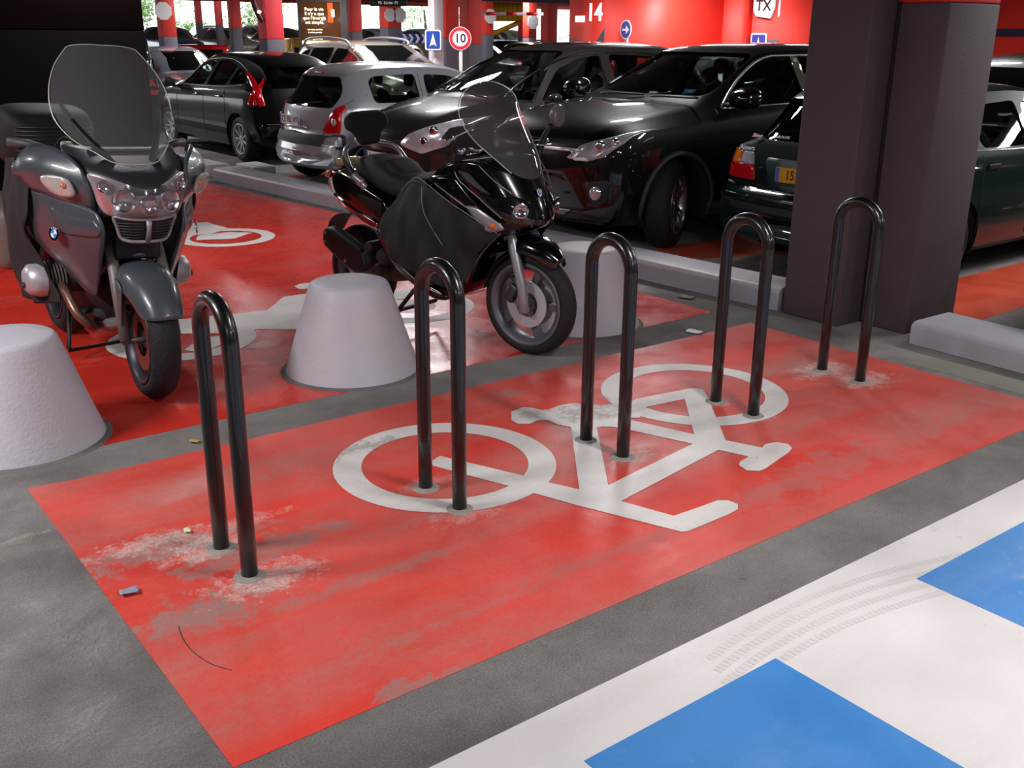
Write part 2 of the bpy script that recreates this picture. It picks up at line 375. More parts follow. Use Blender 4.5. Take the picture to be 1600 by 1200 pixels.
# ------------------------------------------------------------ kerbs
M_KERB = mat('grey_kerb_paint', 'a9a6ae', .5, noise=.12, nscale=6, bump=.2, bscale=60)
def kerb(a, b, w, h, label, x_off=0):
    a, b = Vector(a), Vector(b); d = (b-a).normalized(); n = Vector((d.y, -d.x))
    if n.x < 0: n = -n
    bm = B(); L = (b-a).length
    prof = [(0, 0), (.0, h*.82), (.02, h*.96), (.05, h), (w-.04, h), (w, h*.9), (w, 0)]
    secs = []
    for t in (0, .02, .5, 1-.02/1, 1):
        p = a+d*L*t
        secs.append([(p.x+n.x*q[0], p.y+n.y*q[0], q[1]) for q in prof])
    loft(bm, secs)
    o = obj('concrete_kerb', bm, M_KERB, bevel=.006)
    return tag(o, label, 'kerb', 'grey painted kerbs')
kerb((5.42, 4.17), (4.78, 12.27), .36, .155, 'long grey painted kerb running from the big pillar to the back left, before the parked cars')
kerb((5.36, -1.5), (5.46, 3.22), .42, .14, 'shorter grey painted kerb starting at the right side of the big pillar')
kerb((4.78, 12.6), (4.4, 19), .36, .155, 'far grey kerb continuing behind the black hatchback')
t = tag(obj('wheel_stop', box(B(), (5.42, 12.45, .07), (.30, .55, .14)), M_KERB, bevel=.015), 'short grey concrete wheel stop between the silver and the black hatchback', 'wheel stop')

# ------------------------------------------------------------ big pillar by the bays
M_DK = mat('plum_grey_pillar_paint', '4b3d42', .75, noise=.08, nscale=8, bump=.25, bscale=90)
M_RD = mat('red_wall_paint', 'c42a1d', .6, noise=.06, nscale=3, bump=.1, bscale=60)
M_GR = mat('grey_wall_paint', '54505a', .7, noise=.05, nscale=3)
def pillar(x0, x1, y0, y1, zb, label, name='pillar', group=None, notch=False, mlow=None, mtop=None, top=3.0):
    c = ((x0+x1)/2, (y0+y1)/2)
    t = thing(name, label, 'pillar', (c[0], c[1], 0), group=group)
    w, d = x1-x0, y1-y0
    obj('lower_band', box(B(), (0, 0, zb/2), (w, d, zb)), mlow or M_GR, t, bevel=.012)
    obj('upper_band', box(B(), (0, 0, (zb+top)/2), (w, d, top-zb)), mtop or M_RD, t, bevel=.012)
    return t
pillar(5.42, 6.05, 3.70, 4.13, 1.95, 'massive plum-grey pillar beside the fifth hoop, its left half left of the dark joint', mlow=M_DK)
p = pillar(5.62, 6.16, 3.345, 3.655, 1.925, 'massive plum-grey pillar, right half, standing against the shorter kerb', mlow=M_DK)
j = pillar(5.65, 5.9, 3.657, 3.698, 1.93, 'recessed dark joint strip between the two plum-grey pillars', name='joint_strip', mlow=mat('dark_joint', '2c2326', .8))
j['category'] = 'joint strip'
# ------------------------------------------------------------ bike hoops
M_HOOP = mat('black_powder_coat', '0e0b0d', .32, coat=.5, noise=.15, nscale=30, bump=.08, bscale=120)
M_CEM = mat('cement_collar', '9b948c', .9, noise=.3, nscale=30, bump=.8, bscale=90)
HX = [1.163+.862*i for i in range(5)]
HP = [((1.150, 3.235), (1.137, 2.985)), None, None, None, None]
hl = ['black bike hoop nearest the camera, leftmost in the row', 'black bike hoop second from the left, standing on the front wheel of the bicycle symbol',
      'black bike hoop in the middle of the row, before the third cone', 'black bike hoop fourth from the left, standing on the other wheel of the symbol', 'black bike hoop fifth and last, before the big pillar']
h0 = None
for i, x in enumerate(HX):
    if h0 is None:
        h0 = thing('bike_hoop', hl[0], 'bike hoop', (x, 3.088, 0), group='row of black bike hoops')
        w, r, H = .121, .0285, .94
        pts = [(0, w, -.02), (0, w, .3), (0, w, H-w)] + [(0, w*math.cos(a), H-w+w*math.sin(a)) for a in [PI*k/16 for k in range(1, 16)]] + [(0, -w, H-w), (0, -w, .3), (0, -w, -.02)]
        obj('tube', tube(B(), pts, r, 20), M_HOOP, h0)
        for s in (1, -1):
            obj('collar', lathe(B(), [(0, .008), (.03, .010), (.045, .007), (.056, .001), (.056, -.01)], 22, c=(0, s*w, 0)), M_CEM, h0, label='grey mortar collar')
    else: dup(h0, (x, 3.088, 0), (0, 0, 0), hl[i])
# ------------------------------------------------------------ concrete cones
M_CONE = mat('lilac_grey_concrete_paint', 'c3bfc8', .5, noise=.07, nscale=9, bump=.25, bscale=70, rvar=.1)
cl = ['pale grey concrete cone cut by the left edge, in front of the touring motorcycle', 'pale grey concrete cone in the middle, between motorcycle and scooter', 'pale grey concrete cone half hidden behind the front wheel of the scooter']
c0 = None
for i, (x, y) in enumerate([(.84, 4.72), (2.55, 4.76), (4.18, 4.72)]):
    if c0 is None:
        c0 = thing('concrete_cone', cl[0], 'bollard', (x, y, 0), group='concrete cone bollards')
        c0_b = obj('cone', lathe(B(), [(0, .49), (.12, .493), (.19, .49), (.205, .482), (.213, .468), (.23, .42), (.30, .2), (.345, .06), (.36, .015), (.368, -.01)], 64), M_CONE, c0, smooth=60)
        obj('base_grout', lathe(B(), [(.35, .012), (.385, .006), (.40, -.01)], 48), mat('grout', '6f6b69', .9, bump=.5), c0)
    else: dup(c0, (x, y, 0), (0, 0, i*1.3), cl[i])
# ------------------------------------------------------------ litter
def scrap(name, loc, s, col, label, cat):
    bm = B(); random.seed(int(loc[0]*997))
    grid(bm, [[((a-1.5)*s/3, (b-1.5)*s/3*.7, .004+.008*random.random()) for a in range(4)] for b in range(4)])
    o = obj(name, bm, mat(name+'_m', col, .6), sub=1, solid=.001); o.location = (*loc, .003); o.rotation_euler = (0, 0, loc[1]*5)
    tag(o, label, cat)
scrap('dry_leaf', (1.455, 4.229), .045, 'c9a04a', 'small yellow dry leaf on the grey strip left of the nearest hoop', 'leaf')
scrap('paper_scrap', (1.111, 3.404), .035, 'e3e0b0', 'tiny white and yellow paper scrap beside the nearest hoop', 'litter')
scrap('foil_scrap', (.80, 3.095), .06, '8c93a8', 'crumpled silver foil scrap on the worn red paint at left', 'litter')
scrap('paper_shred', (4.595, 4.142), .10, 'e8e6e4', 'white paper shred on the asphalt behind the fourth hoop', 'litter')
scrap('brown_leaf', (5.2, 4.78), .12, '5d3a24', 'brown dead leaf lying by the kerb left of the big pillar', 'leaf')
# ------------------------------------------------------------ wheels
M_TYRE = mat('tyre_rubber', '17161a', .75, noise=.2, nscale=20, bump=.5, bscale=70)
M_CHR = mat('chrome', 'd8d8dc', .12, metal=1); M_SIL = mat('silver_paint', 'a7a5aa', .35, metal=.6, noise=.08)
M_GUN = mat('gunmetal', '55555c', .4, metal=.6); M_BLK = mat('black_plastic', '121114', .55, noise=.15); M_BGL = mat('gloss_black_paint', '050506', .18, coat=1)
M_DARK = mat('under_dark', '0b0b0c', .85)
def tyre_bm(R, w, rr, crown=.5, seg=48, tread=0):
    p = []
    for k in range(-7, 8):
        a = k/7; y = a*w/2
        r = R - (R-rr)*.42*abs(a)**(2.2 if crown > .7 else 4.5) if abs(a) < .99 else R-(R-rr)*.5
        p.append((r, y))
    prof = [(rr, -w*.40), (rr+(R-rr)*.25, -w*.49)] + p + [(rr+(R-rr)*.25, w*.49), (rr, w*.40)]
    bm = lathe(B(), prof, seg, 'Y')
    return bm
def wheel(parent, c, R, w, rr, steer=0, spokes=5, mr=None, style='double', crown=.4, disc=0, name='wheel', both=False, side=1, discmat=None):
    """wheel assembly as a part with sub-parts; centre c in the parent's frame; side = +1/-1 outward y of rim face"""
    t = obj(name, tyre_bm(R, w, rr, crown), M_TYRE, parent, smooth=50); t.location = c; t.rotation_euler = (0, 0, steer)
    m = mr or M_SIL
    bm = lathe(B(), [(rr*1.03, -w*.4), (rr*1.03, -w*.49), (rr*.97, -w*.50), (rr*.87, -w*.36), (rr*.84, -w*.2), (rr*.84, w*.2), (rr*.87, w*.36), (rr*.97, w*.50), (rr*1.03, w*.49), (rr*1.03, w*.4)], 48, 'Y')
    ys = 0 if both else side*w*.30
    th = w*.34 if both else .025
    lathe(bm, [(0, ys+th*.8), (rr*.2, ys+th*.7), (rr*.24, ys-th*.2), (rr*.2, ys-th*.7), (0, ys-th*.8)], 24, 'Y')
    n = spokes
    for k in range(n):
        for dd in ((-.09, .09) if style == 'double' else (0,)):
            a = 2*PI*k/n + dd; a2 = 2*PI*k/n + dd*1.9
            p0 = Vector((math.cos(a)*rr*.15, ys, math.sin(a)*rr*.15)); p1 = Vector((math.cos(a2)*rr*.92, ys+side*(.0 if both else .012), math.sin(a2)*rr*.92))
            dr = (p1-p0).normalized(); sd = dr.cross(Vector((0, 1, 0))).normalized()
            wa, wb = (rr*.10, rr*.13) if style == 'double' else (rr*.17, rr*.12)
            if both: wa, wb = rr*.15, rr*.20
            vs = []
            for (pp, ww) in ((p0, wa), (p1, wb)):
                for sy in (-1, 1):
                    for sx in (-1, 1): vs.append(bm.verts.new(pp+sd*sx*ww*.5+Vector((0, sy*th*.5, 0))))
            for f in ((0, 1, 3, 2), (4, 6, 7, 5), (0, 4, 5, 1), (2, 3, 7, 6), (0, 2, 6, 4), (1, 5, 7, 3)): bm.faces.new([vs[i] for i in f])
    bmesh.ops.recalc_face_normals(bm, faces=bm.faces)
    obj('rim', bm, m, t, bevel=.003)
    if disc:
        for s in ((-1, 1) if both else (-side,)):
            bm = lathe(B(), [(disc*.55, s*w*.30-.003), (disc, s*w*.30-.003), (disc, s*w*.30+.003), (disc*.55, s*w*.30+.003), (disc*.55, s*w*.30-.003)], 40, 'Y')
            obj('brake_disc', bm, discmat or M_CHR, t)
    return t
def patch(name, rows, m, parent, mirror=True, sub=2, solid=.006, smooth=80, label=None, both=False):
    """smooth curved panel from a grid of points; mirror=True: first column is the centre line and the panel is completed to the other side"""
    bm = B()
    if mirror and not both: grid(bm, mirrow(rows))
    else: grid(bm, rows)
    bmesh.ops.recalc_face_normals(bm, faces=bm.faces)
    return obj(name, bm, m, parent, smooth=smooth, sub=sub, solid=solid, label=label)
def sidepatch(name, rows, m, parent, sub=2, solid=.006, sides=(-1, 1), smooth=80, label=None):
    out = []
    for s in sides:
        bm = B(); grid(bm, [[(p[0], s*p[1], p[2]) for p in r] for r in rows], flip=(s > 0))
        out.append(obj(name, bm, m, parent, smooth=smooth, sub=sub, solid=solid, label=label))
    return out

# ------------------------------------------------------------ maxi scooter
sc = thing('maxi_scooter', 'glossy black maxi scooter with tall smoked windscreen and black leg cover', 'scooter', (3.51, 4.41, 0), rz=-PI/2+math.radians(11.5))
M_GUN2 = mat('grey_rim_paint', '6f7078', .4, metal=.5)
st = math.radians(5)
wheel(sc, (0, 0, .298), .298, .12, .232, steer=st, spokes=5, mr=M_GUN2, style='single', crown=.9, disc=.135, both=True, name='front_wheel', discmat=mat('bright_disc', 'd5d3d6', .35, metal=.5))
wheel(sc, (-1.42, 0, .285), .285, .14, .18, spokes=5, mr=M_GUN2, style='single', crown=.9, disc=.1, both=True, name='rear_wheel')
for s in (-1, 1):
    b = tube(B(), [(-.13, s*.095, .84), (-.06, s*.095, .66)], .018, 14); o = obj('fork_tube', b, M_CHR, sc)
    b = tube(B(), [(-.07, s*.097, .69), (-.055, s*.097, .66), (.02, s*.097, .40), (.035, s*.097, .27), (.037, s*.097, .26)], [.024, .03, .028, .032, .02], 16)
    obj('fork_leg', b, M_SIL, sc, label='satin silver fork leg')
obj('axle', tube(B(), [(.018, -.115, .298), (.018, .115, .298)], .014, 12), M_GUN, sc)
obj('brake_caliper', box(B(), (-.07, -.075, .36), (.06, .045, .11), rot=Matrix.Rotation(.5, 3, 'Y')), M_GUN, sc, bevel=.01)
# mud guards
rows = []
for k, (x, z) in enumerate([(-.22, .60), (-.14, .665), (.0, .70), (.10, .685), (.18, .64), (.235, .575)]):
    w = (.085, .105, .115, .11, .085, .045)[k]; dz = (.05, .055, .06, .06, .055, .03)[k]
    rows.append([(x, 0, z), (x-.004, w*.55, z-.008), (x-.02, w*.95, z-.03), (x-.035, w, z-dz-.03)])
patch('front_mudguard', rows, M_BGL, sc, solid=.006)
rows = []
for k in range(7):
    a = math.radians(172-k*17); R = .325
    rows.append([(R*math.cos(a), 0, .298+R*math.sin(a)), (R*math.cos(a)*.985, .05, .298+R*math.sin(a)*.985), (R*math.cos(a)*.93, .072, .298+R*math.sin(a)*.93)])
patch('tyre_hugger', rows, M_BLK, sc, solid=.004)
# front fairing
FA = [
 [(.015, 0, .995), (-.03, .11, 1.035), (-.12, .20, 1.075), (-.22, .255, 1.10), (-.36, .28, 1.08), (-.52, .262, 1.00)],
 [(.05, 0, .925), (.01, .11, .955), (-.08, .20, .995), (-.18, .245, 1.02), (-.34, .275, 1.00), (-.50, .262, .93)],
 [(.085, 0, .85), (.05, .10, .865), (-.03, .185, .885), (-.12, .23, .905), (-.26, .262, .90), (-.42, .258, .85)],
 [(.115, 0, .775), (.08, .09, .785), (.015, .165, .79), (-.06, .21, .80), (-.16, .24, .80), (-.33, .245, .76)],
 [(.10, 0, .735), (.06, .085, .735), (-.005, .15, .735), (-.06, .19, .735), (-.13, .215, .735), (-.30, .225, .68)],
 [(.0, 0, .715), (-.03, .08, .70), (-.07, .13, .69), (-.10, .16, .68), (-.18, .18, .66), (-.30, .20, .60)]]
patch('front_fairing', FA, M_BGL, sc, sub=2, solid=.008)
LW = [
 [(-.20, 0, .72), (-.20, .08, .71), (-.20, .15, .69), (-.28, .19, .66), (-.45, .21, .62)],
 [(-.25, 0, .55), (-.26, .09, .55), (-.28, .155, .55), (-.34, .185, .53), (-.50, .21, .48)],
 [(-.32, 0, .40), (-.33, .09, .40), (-.35, .15, .40), (-.42, .18, .38), (-.58, .21, .37)],
 [(-.38, 0, .29), (-.39, .08, .29), (-.41, .13, .28), (-.48, .17, .28), (-.62, .2, .30)],
 [(-.55, 0, .24), (-.55, .08, .24), (-.56, .12, .235), (-.60, .15, .24), (-.70, .18, .27)]]
patch('lower_front_cowl', LW, M_BGL, sc, solid=.006)
# slanted glossy strips, vents and trims on the cowl
def offs(rows, d): return [[(p[0]+d*.5, p[1]+d, p[2]+d*.2) for p in r] for r in rows]
sidepatch('cowl_strip', [[(-.54, .268, .985), (-.42, .285, 1.0), (-.30, .275, 1.01)], [(-.47, .28, .925), (-.35, .29, .925), (-.24, .272, .935)], [(-.30, .272, .83), (-.22, .268, .83), (-.12, .25, .835)], [(-.12, .235, .745), (-.06, .225, .745), (.0, .19, .755)]], M_BGL, sc, solid=.012)
sidepatch('cowl_vent', [[(-.30, .278, 1.045), (-.21, .262, 1.035)], [(-.26, .283, 1.0), (-.17, .262, .985)], [(-.12, .26, .925), (-.06, .232, .915)]], M_BLK, sc, sub=2, solid=.008)
for s in (-1, 1):
    for pts in ([(-.31, .285, 1.03), (-.27, .287, .985), (-.15, .262, .90), (-.03, .215, .80)], [(-.16, .25, 1.07), (-.08, .225, 1.0), (.0, .165, .93)], [(-.45, .30, .955), (-.3, .295, .885), (-.1, .258, .775)]):
        obj('cowl_edge_trim', tube(B(), spline([(p[0], s*p[1], p[2]) for p in pts], 5), .0028, 6), M_SIL, sc)
# head lamps
M_LENS = glass('clear_lens', 'c9c6cc', .02, .12); M_REF = mat('lamp_reflector', 'e2e0e6', .18, metal=1); M_BOWL = mat('lamp_housing', '2a2a2f', .25, metal=.5)
for s in (-1, 1):
    hl_ = obj('headlamp', grid(B(), [[(p[0]-.0, s*p[1], p[2]) for p in r] for r in
        [[(-.165, .222, .945), (-.08, .19, .935), (.0, .14, .91), (.04, .075, .885)], [(-.13, .225, .90), (-.04, .19, .885), (.035, .135, .86), (.085, .055, .835)], [(-.06, .212, .83), (.005, .175, .82), (.07, .115, .80), (.108, .04, .775)]]]), M_BOWL, sc, sub=2, solid=.006)
    rf = obj('reflector', lathe(B(), [(.0, -.012), (.02, -.008), (.036, .006), (.042, .022), (.038, .024), (.03, .012), (0, .0)], 24, 'X'), M_REF, hl_)
    rf.location = (.045, s*.148, .845); rf.rotation_euler = (0, .05, s*.75)
    lw = B(); grid(lw, [[(p[0]+.012, s*(p[1]+.010), p[2]+.002) for p in r] for r in
        [[(-.165, .222, .945), (-.08, .19, .935), (.0, .14, .91), (.04, .075, .885)], [(-.12, .23, .90), (-.03, .20, .885), (.05, .142, .86), (.097, .058, .835)], [(-.06, .212, .83), (.005, .175, .82), (.07, .115, .80), (.108, .04, .775)]]])
    obj('lens', lw, M_LENS, hl_, sub=2)
    ind = obj('turn_signal', grid(B(), [[(p[0], s*p[1], p[2]) for p in r] for r in
        [[(-.25, .272, .862), (-.19, .268, .852), (-.17, .262, .85)], [(-.17, .268, .79), (-.10, .262, .80), (-.06, .246, .80)], [(-.10, .248, .715), (-.04, .236, .735), (.005, .20, .742)]]]), M_SIL, sc, sub=2, solid=.014, label='silver side signal with an orange bulb')
    obj('amber_bulb', lathe(B(), [(0, -.024), (.016, -.018), (.022, 0), (.016, .018), (0, .024)], 16, 'X', c=(-.065, s*.248, .762)), mat('amber_lens', 'e0743c', .2, coat=1), ind)
    # front logo is on the centre line
M_BLUE = mat('badge_blue', '2a4f9e', .3)
hexa = [(.022*math.cos(PI/6+k*PI/3), .022*math.sin(PI/6+k*PI/3)) for k in range(6)]
lg = obj('badge', prism(B(), hexa, 0, .004), M_CHR, sc); lg.location = (.052, 0, .925); lg.rotation_euler = (PI/2, 0, PI/2); lg.rotation_euler.x = PI/2-.42
obj('badge_field', prism(B(), [(p[0]*.8, p[1]*.8) for p in hexa], .0041, .0055), M_BLUE, lg)
text('badge_letter', 'P', .024, mat('badge_white', 'f0f0f4', .3), lg, (0, 0, .006), (0, 0, 0), .001)
# windscreen
WS = [[(.02, 0, .99), (.0, .07, 1.0), (-.04, .125, 1.03)],
      [(-.01, 0, 1.06), (-.04, .09, 1.07), (-.105, .175, 1.10)],
      [(-.085, 0, 1.17), (-.12, .115, 1.175), (-.215, .232, 1.20)],
      [(-.17, 0, 1.29), (-.20, .125, 1.29), (-.30, .25, 1.31)],
      [(-.245, 0, 1.39), (-.265, .115, 1.39), (-.325, .225, 1.41)],
      [(-.315, 0, 1.475), (-.32, .075, 1.47), (-.335, .15, 1.462)],
      [(-.335, 0, 1.492), (-.337, .05, 1.488), (-.34, .10, 1.478)]]
ws = patch('windscreen', WS, glass('smoked_acrylic', '6e6466', .03, .05, .13), sc, solid=0, label='tall smoked windscreen')
edge = [(r[-1][0], -r[-1][1], r[-1][2]) for r in WS] + [(-.337, -.05, 1.49), (-.336, .0, 1.493), (-.337, .05, 1.49)] + [r[-1] for r in WS[::-1]]
obj('windscreen_edge', tube(B(), spline(edge, 4), .003, 6), mat('bright_edge', 'bdbcb0', .2, spec=.8), ws)
# dash and handlebar
obj('dashboard', loft(B(), [[(-.18, y, 1.02+.0) for y in (-.2, .2)] + [(-.18, .18, 1.10), (-.18, -.18, 1.10)], [(-.42, -.18, .98), (-.42, .18, .98), (-.42, .14, 1.07), (-.42, -.14, 1.07)]]), M_BLK, sc, bevel=.02)
obj('handlebar', tube(B(), spline([(-.24, -.26, 1.14), (-.30, -.12, 1.12), (-.30, .12, 1.12), (-.24, .26, 1.14)], 5), .017, 12), M_BLK, sc)
for s in (-1, 1):
    obj('hand_grip', tube(B(), [(-.245, s*.22, 1.14), (-.205, s*.32, 1.15)], .02, 14), M_BLK, sc)
    obj('bar_end', tube(B(), [(-.207, s*.315, 1.15), (-.195, s*.365, 1.152)], [.017, .019], 14), mat('bluish_metal', '8fa0ae', .25, metal=.9), sc, label='bluish silver bar end')
    obj('brake_lever', tube(B(), [(-.19, s*.2, 1.15), (-.15, s*.27, 1.145), (-.155, s*.35, 1.14)], .006, 8), M_CHR, sc)
# left mirror (the one seen), small right stub folded
st_ = obj('mirror', lathe(B(), [(0, -.028), (.03, -.022), (.052, -.004), (.056, .012), (.05, .02), (0, .022)], 24, 'X'), mat('grey_mirror_back', '6a676b', .35, noise=.1), sc, label='rounded grey mirror head')
st_.location = (-.115, .345, 1.305); st_.scale = (1.3, 1.35, 1.1); st_.rotation_euler = (0, 0, .3)
obj('mirror_stalk', tube(B(), spline([(-.19, .255, 1.06), (-.17, .29, 1.16), (-.14, .325, 1.26)], 4), [.024, .024, .022, .02, .019, .018, .016, .014, .014], 10), M_BLK, sc)
# centre body, floor boards
BODY = []
for x, w, z0, z1 in ((-.35, .16, .30, .62), (-.55, .19, .26, .66), (-.75, .21, .27, .68), (-.95, .20, .42, .75), (-1.15, .19, .60, .84), (-1.35, .165, .68, .90), (-1.52, .12, .76, .93), (-1.63, .06, .82, .90)):
    BODY.append(ring_sec(x, w, z0, z1, 14))
obj('body_shell', loft(B(), BODY), M_BGL, sc, sub=1, smooth=80)
sidepatch('tail_panel', [[(-1.63, .07, .87), (-1.5, .15, .93), (-1.3, .20, .915), (-1.1, .225, .86), (-.9, .235, .80)], [(-1.64, .08, .82), (-1.5, .17, .85), (-1.3, .22, .82), (-1.1, .24, .77), (-.9, .245, .725)], [(-1.60, .08, .775), (-1.48, .165, .78), (-1.3, .21, .735), (-1.1, .235, .68), (-.92, .24, .66)]], M_BGL, sc, solid=.01)
sidepatch('tail_lower_trim', [[(-1.62, .085, .785), (-1.48, .172, .785), (-1.3, .218, .74), (-1.1, .24, .69), (-.95, .25, .665)], [(-1.56, .08, .74), (-1.45, .16, .735), (-1.28, .20, .69), (-1.1, .225, .645), (-1.0, .235, .625)]], mat('polished_dark_metal', '8a8086', .08, metal=1), sc, solid=.012, label='mirror-bright tail trim')
sidepatch('side_sill', [[(-1.02, .215, .64), (-.9, .235, .52), (-.75, .24, .42), (-.6, .235, .35), (-.45, .20, .31)], [(-1.05, .21, .60), (-.92, .23, .46), (-.76, .235, .36), (-.6, .23, .29), (-.45, .19, .26)]], M_BGL, sc, solid=.015)
for s in (-1,):
    obj('sill_trim', tube(B(), spline([(-.97, -.262, .63), (-.9, -.262, .54), (-.76, -.262, .42), (-.6, -.258, .345), (-.48, -.235, .31)], 5), .004, 6), M_SIL, sc)
    obj('cowl_trim', tube(B(), spline([(-.03, -.225, .72), (-.15, -.215, .62), (-.25, -.21, .50), (-.31, -.205, .40)], 5), .0035, 6), M_SIL, sc)
# seat
SE = []
for x, w, z0, z1 in ((-.70, .07, .80, .88), (-.78, .125, .78, .93), (-.92, .165, .78, .94), (-1.04, .175, .80, .97), (-1.14, .18, .84, 1.03), (-1.26, .165, .88, 1.04), (-1.36, .12, .90, 1.01)):
    SE.append(ring_sec(x, w, z0, z1, 14, 3))
obj('seat', loft(B(), SE), mat('seat_vinyl', '1d1b1d', .7, bump=.3, bscale=300, noise=.1), sc, sub=1, smooth=80)
obj('seat_hump_pad', loft(B(), [ring_sec(x, w, z0, z1, 12, 3) for x, w, z0, z1 in ((-.93, .10, .90, .945), (-1.0, .13, .90, 1.0), (-1.06, .12, .93, 1.03), (-1.09, .10, .95, 1.03))]), MATS['seat_vinyl'], sc, sub=1)
# grab rail with backrest
rail = [(-1.14, -.225, .885), (-1.22, -.235, .94), (-1.31, -.21, 1.05), (-1.36, -.10, 1.085), (-1.37, 0, 1.09), (-1.36, .10, 1.085), (-1.31, .21, 1.05), (-1.22, .235, .94), (-1.14, .225, .885)]
gr_ = obj('grab_rail', tube(B(), spline(rail, 5), [.022]*5+[.018]*31+[.022]*5, 12), mat('satin_silver', 'b3b1b6', .3, metal=.7), sc)
for s in (-1, 1): obj('rail_foot', box(B(), (-1.155, s*.224, .882), (.10, .03, .045), rot=Matrix.Rotation(.6, 3, 'Y')), MATS['satin_silver'], gr_, bevel=.012)
for s in (-1, 1): obj('rail_sleeve', tube(B(), spline([(-1.20, s*.237, .925), (-1.26, s*.238, .98), (-1.30, s*.222, 1.03)], 4), .019, 12), M_BLK, gr_)
obj('backrest_bracket', box(B(), (-1.36, 0, 1.10), (.05, .16, .05)), MATS['satin_silver'], gr_, bevel=.01)
bpts = rounded([(-.075, 0), (.075, 0), (.10, .075), (.165, .10), (.165, .17), (.11, .205), (-.11, .205), (-.165, .17), (-.165, .10), (-.10, .075)], .05, 3)
bk = obj('backrest', prism(B(), bpts, 0, .055, f=lambda p, z: (-z, p[0], p[1])), mat('backrest_foam', '141315', .85, bump=.2), sc, bevel=.018); bk.location = (-1.30, 0, 1.085); bk.rotation_euler = (0, -.15, 0)
# tail lamps
for s in (-1, 1):
    obj('tail_lamp', grid(B(), [[(p[0], s*p[1], p[2]) for p in r] for r in [[(-1.655, .03, .885), (-1.60, .12, .90), (-1.48, .165, .93)], [(-1.665, .03, .85), (-1.61, .125, .862), (-1.52, .155, .89)]]]), mat('red_lens', 'b3161c', .15, coat=1), sc, sub=2, solid=.02)
obj('rear_reflector_unit', box(B(), (-1.53, 0, .965), (.06, .16, .05)), mat('tail_clear', 'a89b60', .2, coat=1), sc, bevel=.012)
# rear mud guard, engine, exhaust
patch('rear_mudguard', [[(-1.35, 0, .66), (-1.35, .08, .65)], [(-1.55, 0, .66), (-1.55, .08, .65)], [(-1.66, 0, .60), (-1.66, .08, .59)], [(-1.70, 0, .50), (-1.70, .075, .49)]], M_BLK, sc, solid=.008)
mf = rounded([(-1.52, .57), (-1.44, .585), (-1.15, .47), (-1.12, .36), (-1.22, .315), (-1.30, .34), (-1.53, .465)], .035, 3)
ex = obj('exhaust_muffler', prism(B(), mf, 0, .085, f=lambda p, z: (p[0], -.255+z, p[1])), mat('muffler_black', '1b191b', .5), sc, bevel=.02)
for (x, z) in ((-1.485, .545), (-1.495, .485), (-1.30, .39)):
    obj('bolt', lathe(B(), [(0, -.006), (.010, -.006), (.010, .004)], 14, 'Y', c=(x, -.257, z)), M_SIL, ex)
obj('engine_block', loft(B(), [ring_sec(x, w, z0, z1, 10) for x, w, z0, z1 in ((-1.45, .10, .22, .40), (-1.25, .15, .24, .50), (-1.05, .17, .24, .58), (-.9, .14, .28, .56))]), mat('engine_alloy', '45403c', .5, metal=.4, noise=.3, nscale=30, bump=.4), sc, sub=1)
for (x, y, z, r, l) in ((-1.16, -.19, .41, .06, .05), (-1.05, -.19, .36, .045, .04), (-1.10, -.2, .50, .035, .05), (-1.0, -.2, .45, .05, .03)):
    obj('engine_cover', lathe(B(), [(0, -l), (r*.8, -l), (r, -l*.5), (r, l)], 20, 'Y', c=(x, y, z)), MATS['engine_alloy'], sc)
obj('centre_stand', tube(B(), [(-.80, -.14, .27), (-.93, -.16, .12), (-.93, .16, .12), (-.80, .14, .27)], .014, 8), M_BLK, sc)
# leg cover of black cloth
def fold(x, z, s): return .011*math.sin(26*x+9*z)+.008*math.sin(41*x-17*z+1)
base = [
 [(-.815, .20, .885), (-.66, .205, .965), (-.50, .275, .93), (-.33, .29, .86), (-.17, .27, .785), (-.03, .232, .715)],
 [(-.86, .22, .80), (-.70, .245, .86), (-.55, .285, .84), (-.38, .295, .78), (-.22, .275, .71), (-.10, .235, .665)],
 [(-.93, .245, .70), (-.77, .275, .72), (-.60, .29, .71), (-.44, .285, .66), (-.29, .255, .60), (-.19, .222, .57)],
 [(-.955, .25, .60), (-.80, .275, .56), (-.63, .28, .55), (-.48, .27, .52), (-.34, .235, .48), (-.26, .212, .46)],
 [(-.90, .25, .50), (-.77, .262, .44), (-.62, .262, .39), (-.50, .25, .37), (-.40, .222, .35), (-.33, .205, .34)]]
def dens(rows, n, m):
    R1 = [spline(r, m) for r in rows]; C = list(zip(*R1)); C = [spline(c, n) for c in C]
    return [list(r) for r in zip(*C)]
D = dens(base, 8, 8)
lc = None
for s in (-1, 1):
    rr_ = [[(p.x, s*(p.y+.012+fold(p.x, p.z, s)), p.z) for p in r] for r in D]
    bm = B(); grid(bm, rr_, flip=(s > 0))
    if s < 0: lc = obj('leg_cover', bm, mat('cover_cloth', '1a1a1e', .72, noise=.15, bump=.15, bscale=400), sc, solid=.004)
    else: obj('cover_side', bm, MATS['cover_cloth'], lc, solid=.004)
patch('cover_lap', [[(-.82, 0, .955), (-.82, .10, .95), (-.815, .205, .885)], [(-.70, 0, .985), (-.70, .12, .98), (-.66, .215, .965)], [(-.58, 0, 1.0), (-.58, .14, .99), (-.52, .27, .965)], [(-.45, 0, 1.05), (-.45, .15, 1.04), (-.42, .27, 1.0)]], MATS['cover_cloth'], lc, solid=.004)
obj('cover_piping', tube(B(), spline([(-.80, -.222, .87), (-.72, -.235, .935), (-.64, -.25, .965), (-.50, -.30, .94), (-.33, -.315, .872), (-.17, -.29, .797), (-.03, -.25, .725)], 5), .003, 6), mat('grey_piping', '77747a', .5), lc)
